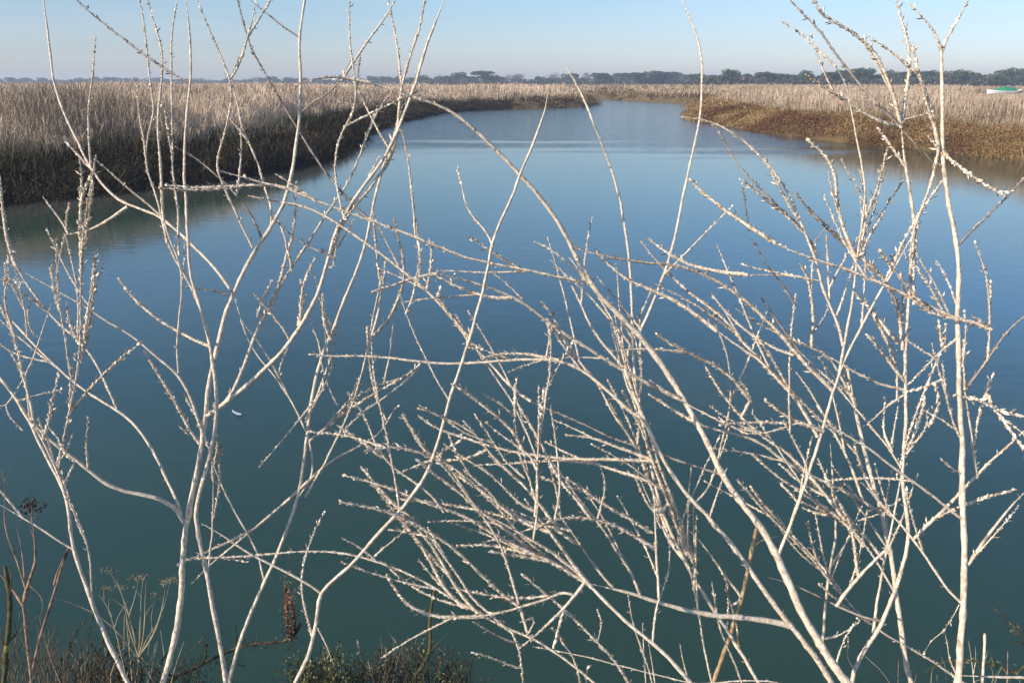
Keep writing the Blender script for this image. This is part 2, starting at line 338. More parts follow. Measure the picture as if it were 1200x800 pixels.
def brush(n, a0, a1, r0, r1, cond, name, label, ca, cb, s0, s1, hh, seed):
    x, y, r = log_scatter(n, r0, r1, a0, a1); s = water_sd(x, y)
    ok = (s > s0) & (s < s1) & cond(x, y); x, y, r, s = x[ok], y[ok], r[ok], s[ok]
    h = hh * (0.3 + 1.1 * vnoise(x * 0.7, y * 0.5, seed)) * (0.5 + 0.8 * rng.random(len(x)))
    mixn = np.clip(vnoise(x * 0.5, y * 0.35, seed + 1) * 1.3 - .15 + (rng.random(len(x)) - 0.5) * 0.8, 0, 1)[:, None]
    c = (np.array(ca) * (1 - mixn) + np.array(cb) * mixn) * (0.6 + 0.8 * rng.random(len(x)))[:, None]
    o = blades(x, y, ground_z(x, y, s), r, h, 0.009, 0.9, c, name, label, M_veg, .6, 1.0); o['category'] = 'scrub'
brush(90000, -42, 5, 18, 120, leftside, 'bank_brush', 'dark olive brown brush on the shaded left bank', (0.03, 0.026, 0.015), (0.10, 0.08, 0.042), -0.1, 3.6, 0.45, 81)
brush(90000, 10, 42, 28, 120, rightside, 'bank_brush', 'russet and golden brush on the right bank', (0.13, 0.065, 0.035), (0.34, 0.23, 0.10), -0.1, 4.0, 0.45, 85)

# ------------------------------------------------------------------ far trees and shrubs: each its own thing
M_bark_far = mat('far_bark', (0.10, 0.075, 0.055), (0.17, 0.13, 0.10), scale=1.5, rough=0.9)
M_crown = {'dark': mat('crown_evergreen', (0.035, 0.06, 0.028), (0.075, 0.10, 0.045), scale=0.35, rough=0.85, spec=0.2),
           'olive': mat('crown_olive', (0.065, 0.075, 0.035), (0.12, 0.115, 0.055), scale=0.35, rough=0.85, spec=0.2),
           'bare': mat('crown_bare_twigs', (0.13, 0.10, 0.085), (0.22, 0.17, 0.14), scale=0.35, rough=0.9, spec=0.1)}
def tube(V, Fq, pts, rad, sides):
    """append a tube along pts with radii rad to lists"""
    pts = np.asarray(pts, float); n = len(pts)
    tg = np.gradient(pts, axis=0); tg /= np.linalg.norm(tg, axis=1, keepdims=True) + 1e-12
    up = np.array([0.3, 0.5, 0.8]) if abs(tg[0][2]) < 0.8 else np.array([1.0, 0.2, 0.0])
    u = np.cross(tg[0], up); u /= np.linalg.norm(u); us = []
    for i in range(n):
        u = u - tg[i] * (u @ tg[i]); u /= np.linalg.norm(u) + 1e-12; us.append(u)
    us = np.array(us); vs = np.cross(tg, us)
    an = np.arange(sides) * 2 * np.pi / sides
    rad = np.asarray(rad)[:, None, None] if np.ndim(rad) == 1 else np.asarray(rad)[:, :, None]
    ring = pts[:, None, :] + rad * (np.cos(an)[None, :, None] * us[:, None, :] + np.sin(an)[None, :, None] * vs[:, None, :])
    base = sum(len(a) for a in V); V.append(ring.reshape(-1, 3)); V.append(pts[-1:] + tg[-1:] * (rad[-1].mean() * 0.5))
    i0 = np.arange(n - 1)[:, None] * sides; j = np.arange(sides)[None, :]; j2 = (j + 1) % sides
    q = np.stack([i0 + j, i0 + j2, i0 + sides + j2, i0 + sides + j], -1).reshape(-1, 4) + base
    Fq[0].append(q)
    l = (n - 1) * sides; t = np.stack([l + j[0], l + j2[0], np.full(sides, n * sides)], -1) + base
    Fq[1].append(t)
    return ring
def tree_meshes(kind, seed):
    r = np.random.default_rng(seed)
    H = 8.5 * r.uniform(0.85, 1.15)
    V, Fq = [], [[], []]
    tube(V, Fq, [(0, 0, -0.5), (0.1, 0, H * .3), (r.uniform(-.3, .3), 0, H * .6), (r.uniform(-.4, .4), 0, H * .85)], np.array([.28, .22, .15, .06]), 6)
    for k_ in range(6):
        a = r.uniform(0, 6.28); z0 = H * r.uniform(.3, .6); L_ = H * r.uniform(.2, .38)
        tube(V, Fq, [(0.05, 0, z0), (math.cos(a) * L_ * .5, math.sin(a) * L_ * .5, z0 + L_ * .35), (math.cos(a) * L_, math.sin(a) * L_, z0 + L_ * .8)], np.array([.12, .08, .03]), 5)
    tr = (np.concatenate(V), [np.concatenate(Fq[0]), np.concatenate(Fq[1])])
    if kind == 'pine': blobs = [(r.uniform(-3, 3), r.uniform(-3, 3), H * r.uniform(.78, .92), r.uniform(1.3, 2.1), .45) for _ in range(12)]
    elif kind == 'bare': blobs = [(r.uniform(-2.6, 2.6), r.uniform(-2.6, 2.6), H * r.uniform(.4, .85), r.uniform(1.2, 2.0), .9) for _ in range(12)]
    else: blobs = [(r.uniform(-3.4, 3.4), r.uniform(-3, 3), H * r.uniform(.25, .86), r.uniform(1.2, 2.3), .8) for _ in range(22)]
    C = []
    for (bx, by, bz, br, sq) in blobs:
        if kind == 'round' and math.hypot(bx, bz - H * .5) > H * .52: continue
        nn = int((70 if kind != 'bare' else 40) * br)
        d = r.normal(size=(nn, 3)); d /= np.linalg.norm(d, axis=1, keepdims=True)
        C.append(np.array([bx, by, bz]) + d * np.array([br, br, br * sq]) * r.uniform(.7, 1.05, (nn, 1)))
    C = np.concatenate(C); n = len(C)
    d1 = r.normal(size=(n, 3)); d1 /= np.linalg.norm(d1, axis=1, keepdims=True)
    d2 = np.cross(d1, r.normal(size=(n, 3))); d2 /= np.linalg.norm(d2, axis=1, keepdims=True)
    s1 = r.uniform(.22, .5, (n, 1)); wv_ = 0.75 if kind != 'bare' else 0.22
    V2 = np.stack([C - d1 * s1, C - d2 * s1 * wv_, C + d1 * s1, C + d2 * s1 * wv_], 1).reshape(-1, 3)
    return tr, (V2, np.arange(n * 4).reshape(-1, 4))
protos = {}
for kind, mk in (('round', 'dark'), ('wide', 'olive'), ('pine', 'dark'), ('bare', 'bare')):
    protos[kind] = []
    for s_ in range(3):
        tr, cw = tree_meshes('round' if kind == 'wide' else kind, 100 + s_ * 7 + len(kind))
        e = root('far_tree', (0, 0, 0), 'x', 'tree'); a_ = mesh_obj('trunk', tr[0], tr[1], M_bark_far, e, smooth=True); b_ = mesh_obj('crown', cw[0], cw[1], M_crown[mk], e)
        protos[kind].append([e, a_, b_, False])
KINDLAB = {'round': 'dark rounded evergreen', 'wide': 'olive green broad-crowned tree', 'pine': 'flat-topped umbrella pine', 'bare': 'leafless greyish brown tree'}
def place_tree(kind, px, dist, sc, where):
    pr = random.choice(protos[kind])
    if not pr[3]:
        e, ch = pr[0], [pr[1], pr[2]]; pr[3] = True
    else:
        e = pr[0].copy(); COL.objects.link(e); ch = []
        for c in pr[1:3]:
            c2 = c.copy(); COL.objects.link(c2); c2.parent = e; ch.append(c2)
    x = (px - 600) / F * dist; e.location = (x, dist, 1.0); e.rotation_euler = (0, 0, random.uniform(0, 6.28)); wd_ = 1.35 if px < 800 else 1.1; e.scale = (sc * wd_ * random.uniform(.9, 1.3), sc * wd_ * random.uniform(.9, 1.2), sc)
    e['label'] = KINDLAB[kind] + ' ' + where; e['category'] = 'tree'; e['group'] = 'trees along the horizon'
    ch[0].name = 'trunk'; ch[1].name = 'crown'
px = -60
while px < 1262:
    if px < 150: dist = 900; where = 'in the tree line over the leftmost reeds'; sc = random.uniform(.62, .95); kinds = ['round', 'round', 'wide', 'bare']
    elif px < 330: dist = 900; where = 'behind the cluster of thin upright stems'; sc = random.uniform(.62, .95); kinds = ['round', 'round', 'wide', 'bare']
    elif px < 480: dist = 820; where = 'behind the tall forked stems'; sc = random.uniform(.6, .95); kinds = ['round', 'wide', 'wide']
    elif px < 640: dist = 620; where = 'above the reedy point of the left bank'; sc = random.uniform(.62, 1.05); kinds = ['round', 'wide', 'bare', 'round', 'pine']
    elif px < 800: dist = 620; where = 'above the open bend of water'; sc = random.uniform(.62, 1.05); kinds = ['round', 'wide', 'bare', 'round', 'pine']
    elif px < 960: dist = 440; where = 'at the low left end of the right-hand wood'; sc = random.uniform(.78, .95); kinds = ['round', 'round', 'wide']
    elif px < 1100: dist = 440; where = 'amid the wood behind the right reeds'; sc = random.uniform(.85, 1.0); kinds = ['round', 'round', 'wide']
    else: dist = 440; where = 'in the wood behind the green covered boat'; sc = random.uniform(.82, 1.0); kinds = ['round', 'round', 'wide', 'round', 'bare'] if px > 1150 else ['round', 'round', 'wide']
    if 700 < px < 720 or 318 < px < 335 and False: pass
    place_tree(random.choice(kinds), px, dist * random.uniform(.93, 1.07), sc, where)
    px += random.uniform(5.5, 9) if px < 800 else random.uniform(8.5, 13)
for pxx, sc, wh in ((725, 1.15, 'standing clear and tallest just left of the dark domed clump'), (737, .95, 'lower, touching the dark domed clump'), (566, 1.05, 'standing alone above the left reedy point')): place_tree('pine', pxx, 560, sc, wh)
for pxx, sc, wh in ((745, 1.0, 'forming the left shoulder of the domed clump'), (756, 1.12, 'forming the top of the domed clump'), (766, 1.05, 'forming the right shoulder of the domed clump')): place_tree('round', pxx, 560, sc, wh)
# the understorey that closes the wood below the crowns
ux = rng.uniform(-80, 1290, 9000); ud = np.where(ux < 480, 860, np.where(ux < 800, 600, 425)) * rng.uniform(.95, 1.08, 9000)
uh = rng.uniform(0.3, 1, 9000) ** .7 * np.where(ux < 480, 6.6, np.where(ux < 800, 5.6, 5.8)) * (0.75 + .4 * vnoise(ux * .04, ux * 0, 61)); cx = (ux - 600) / F * ud
K = 6; n = len(ux) * K
C = np.stack([np.repeat(cx, K) + rng.normal(size=n) * 1.5, np.repeat(ud, K) + rng.normal(size=n) * 2, 1 + np.repeat(uh, K) * rng.random(n)], -1)
d1 = rng.normal(size=(n, 3)); d1 /= np.linalg.norm(d1, axis=1, keepdims=True); d2 = np.cross(d1, rng.normal(size=(n, 3))); d2 /= np.linalg.norm(d2, axis=1, keepdims=True)
s1 = rng.uniform(.4, .9, (n, 1))
tn = np.where(rng.random((n, 1)) < .25, np.array([[.15, .10, .08]]), np.array([[.06, .075, .04]])) * rng.uniform(.7, 1.3, (n, 1))
o = mesh_obj('thicket', np.stack([C - d1 * s1, C - d2 * s1 * .8, C + d1 * s1, C + d2 * s1 * .8], 1), np.arange(n * 4).reshape(-1, 4), M_veg, tone=np.repeat(tn, 4, axis=0))
o['kind'] = 'stuff'; o['label'] = 'thicket under the far line of trees'; o['category'] = 'thicket'
# shrubs dotted over the far marsh
M_shrub = mat('marsh_shrub_foliage', (0.10, 0.07, 0.045), (0.17, 0.13, 0.07), scale=1.0, rough=0.9)
def shrub_mesh(seed):
    r = np.random.default_rng(seed); n = 420
    d = r.normal(size=(n, 3)); d[:, 2] = np.abs(d[:, 2]); d /= np.linalg.norm(d, axis=1, keepdims=True)
    lump = 0.8 + 0.3 * np.sin(d[:, :1] * 5 + seed) * np.cos(d[:, 1:2] * 4)
    C = d * np.array([1.5, 1.2, 1.0]) * lump * r.uniform(.5, 1.0, (n, 1)); d1 = r.normal(size=(n, 3)); d1 /= np.linalg.norm(d1, axis=1, keepdims=True)
    d2 = np.cross(d1, r.normal(size=(n, 3))); d2 /= np.linalg.norm(d2, axis=1, keepdims=True); s1 = r.uniform(.07, .17, (n, 1))
    return np.stack([C - d1 * s1, C - d2 * s1 * .6, C + d1 * s1, C + d2 * s1 * .6], 1).reshape(-1, 3), np.arange(n * 4).reshape(-1, 4)
SHR = []
for s_ in range(3):
    V, Fa = shrub_mesh(s_ + 3); SHR.append([mesh_obj('marsh_shrub', V, Fa, M_shrub), False])
def place_shrub(px, dist, sc, label, group=None):
    pr = random.choice(SHR)
    if pr[1]: o = pr[0].copy(); COL.objects.link(o)
    else: o = pr[0]; pr[1] = True
    x = (px - 600) / F * dist; z = float(ground_z(np.array([x]), np.array([dist * 1.0]))[0])
    o.location = (x, dist, z); o.scale = (sc * 1.3, sc, sc); o.rotation_euler = (0, 0, random.uniform(0, 6))
    o['label'] = label; o['category'] = 'shrub'
    if group: o['group'] = group
for pxx, dist, sc in ((622, 300, 2.0), (640, 280, 1.5), (655, 320, 2.2), (668, 260, 1.2), (705, 200, 1.4), (718, 230, 1.6), (732, 190, 1.2), (748, 250, 2.0), (770, 180, 1.0), (781, 290, 2.3), (800, 220, 1.5), (824, 170, 1.2), (840, 240, 1.8), (560, 330, 1.6), (520, 350, 1.4)):
    place_shrub(pxx, dist, sc, 'low brown marsh shrub beyond the bend in the channel', 'low shrubs on the far marsh')
for pxx, dist, sc, lb in ((898, 175, 1.7, 'dark shrub standing over the right reeds, leftmost of two'), (940, 190, 1.3, 'smaller brown shrub over the right reeds, rightmost of two')):
    place_shrub(pxx, dist, sc, lb)

# ------------------------------------------------------------------ covered boat lying in the right marsh
bc = P(1177, 108, 120 / CP); by = 121.0; bx = (1176.5 - 600) / (F * CP) * by * 0.955 + 0.0
M_white = mat('white_hull_paint', (0.74, 0.74, 0.70), (0.82, 0.82, 0.79), scale=2, rough=0.5)
M_green = mat('green_cover', (0.02, 0.20, 0.11), (0.04, 0.30, 0.17), scale=2.5, rough=0.6, bump=0.3, dist=0.03)
bxw = (G(1176.5, 111, 1.5))
boat = root('covered_boat', (float(bxw[0]), float(bxw[1]), 1.36), 'white boat under a green cover lying among the right reeds', 'boat')
boat.scale = (1.1, 1.1, 1.15)
V = []; n = 21
for i in range(n):
    t = -1 + 2 * i / (n - 1); w_ = 0.85 * max(0.0, 1 - abs(t) ** 3) ** .6 + .03; hgt = 0.62 + 0.16 * t * t
    for (u, v) in ((-1, 1), (-.85, .45), (-.4, .05), (.4, .05), (.85, .45), (1, 1)):
        V.append((t * 2.5, u * w_, v * hgt))
idx_ = np.arange(n * 6).reshape(n, 6)
q = np.stack([idx_[:-1, :-1], idx_[:-1, 1:], idx_[1:, 1:], idx_[1:, :-1]], -1).reshape(-1, 4)
mesh_obj('hull', V, q, M_white, boat, smooth=True)
V = []
for i in range(17):
    t = -1 + 2 * i / 16; w_ = 0.86 * max(0.0, 1 - abs(t * .8) ** 3) ** .6 + .05
    for j in range(9):
        a = math.pi * j / 8
        V.append((t * 1.55 + .1, -math.cos(a) * w_, 0.66 + math.sin(a) ** .7 * (0.46 * (1 - abs(t) ** 2.6)) + .03 * math.sin(i * 1.9 + j)))
idx_ = np.arange(17 * 9).reshape(17, 9)
q = np.stack([idx_[:-1, :-1], idx_[:-1, 1:], idx_[1:, 1:], idx_[1:, :-1]], -1).reshape(-1, 4)
mesh_obj('cover', V, q, M_green, boat, smooth=True)

# ------------------------------------------------------------------ feather afloat
fp = G(283, 486, 0.006)
V = []; 
for i in range(9):
    t = i / 8; w_ = 0.035 * math.sin(math.pi * min(1, t * .9 + .1)) ** .6
    V += [(t * .17, -w_, .01 + .05 * t * t), (t * .17, 0, .018 + .06 * t * t), (t * .17, w_, .01 + .05 * t * t)]
idx_ = np.arange(27).reshape(9, 3)
q = np.stack([idx_[:-1, :-1], idx_[:-1, 1:], idx_[1:, 1:], idx_[1:, :-1]], -1).reshape(-1, 4)
fo = mesh_obj('feather', V, q, M_white, smooth=True); fo.location = fp; fo.scale = (.6, .6, .6); fo.rotation_euler = (0, 0, 2.9)
fo['label'] = 'small white feather floating on the dark water left of centre'; fo['category'] = 'feather'

# ------------------------------------------------------------------ the dead shrubs on the near bank
# one line per stem or branch, base first: thickness at base and tip, husk cover, [d= distance], tone, then the course it takes
PLANTS = {
 'A': (1.42, 'tall bleached dead shrub left of centre, its thickest stem forking low over the dark water', 'dead shrub'),
 'B': (1.30, 'bleached dead shrub at far left, leaning left over the water in thin rough twigs', 'dead shrub'),
 'C': (1.55, 'slender pale dead shrub with one long stem rising beside the left bank', 'dead shrub'),
 'D': (1.25, 'white forked dead stem rising to a long wand left of the middle', 'dead shrub'),
 'K': (1.20, 'low sprawling dead shrub spreading rough pale branches to the left at bottom centre', 'dead shrub'),
 'H': (1.60, 'dead shrub of thin tangled upright wands just right of the middle', 'dead shrub'),
 'N': (1.72, 'brownish broken stalk standing behind the thick forked trunks', 'dead stalk'),
 'E': (1.35, 'large bleached dead shrub with the thickest forked trunks, at lower right', 'dead shrub'),
 'M': (1.52, 'pale dead shrub just right of the thick forked trunks, with a kinked stem', 'dead shrub'),
 'F': (1.22, 'smooth straight bleached dead shrub nearest the right edge', 'dead shrub'),
 'P': (1.38, 'reddish brown branching weed with a dark dried seed head at far left', 'dead weed'),
 'L': (1.25, 'dark lichen-covered stem at the left edge beside the brown weed', 'dead stem'),
 'U': (1.58, 'pale dry umbel weed with a fan of thin upright rays', 'dead weed'),
 'T': (1.75, 'dark mossy branch arching low behind the pale stems, with a rusty hanging tail', 'fallen branch'),
 'S': (1.62, 'dark twiggy tangle at the foot of the leaning left stem', 'dead bush'),
 'G': (1.70, 'small leafy olive shrub at the foot of the white forked stem', 'leafy shrub'),
 'V': (1.72, 'mossy green stem and dry stalks rising from leafy growth at bottom centre', 'leafy shrub'),
 'W': (1.45, 'short cut grey and brown stalks beside the straight right-hand stem', 'cut stalks'),
 'Y': (1.28, 'pale stem lying level across the bottom right corner', 'fallen stem'),
 'X': (1.50, 'thin green mossy twig arching low at the right edge', 'mossy twig'),
}
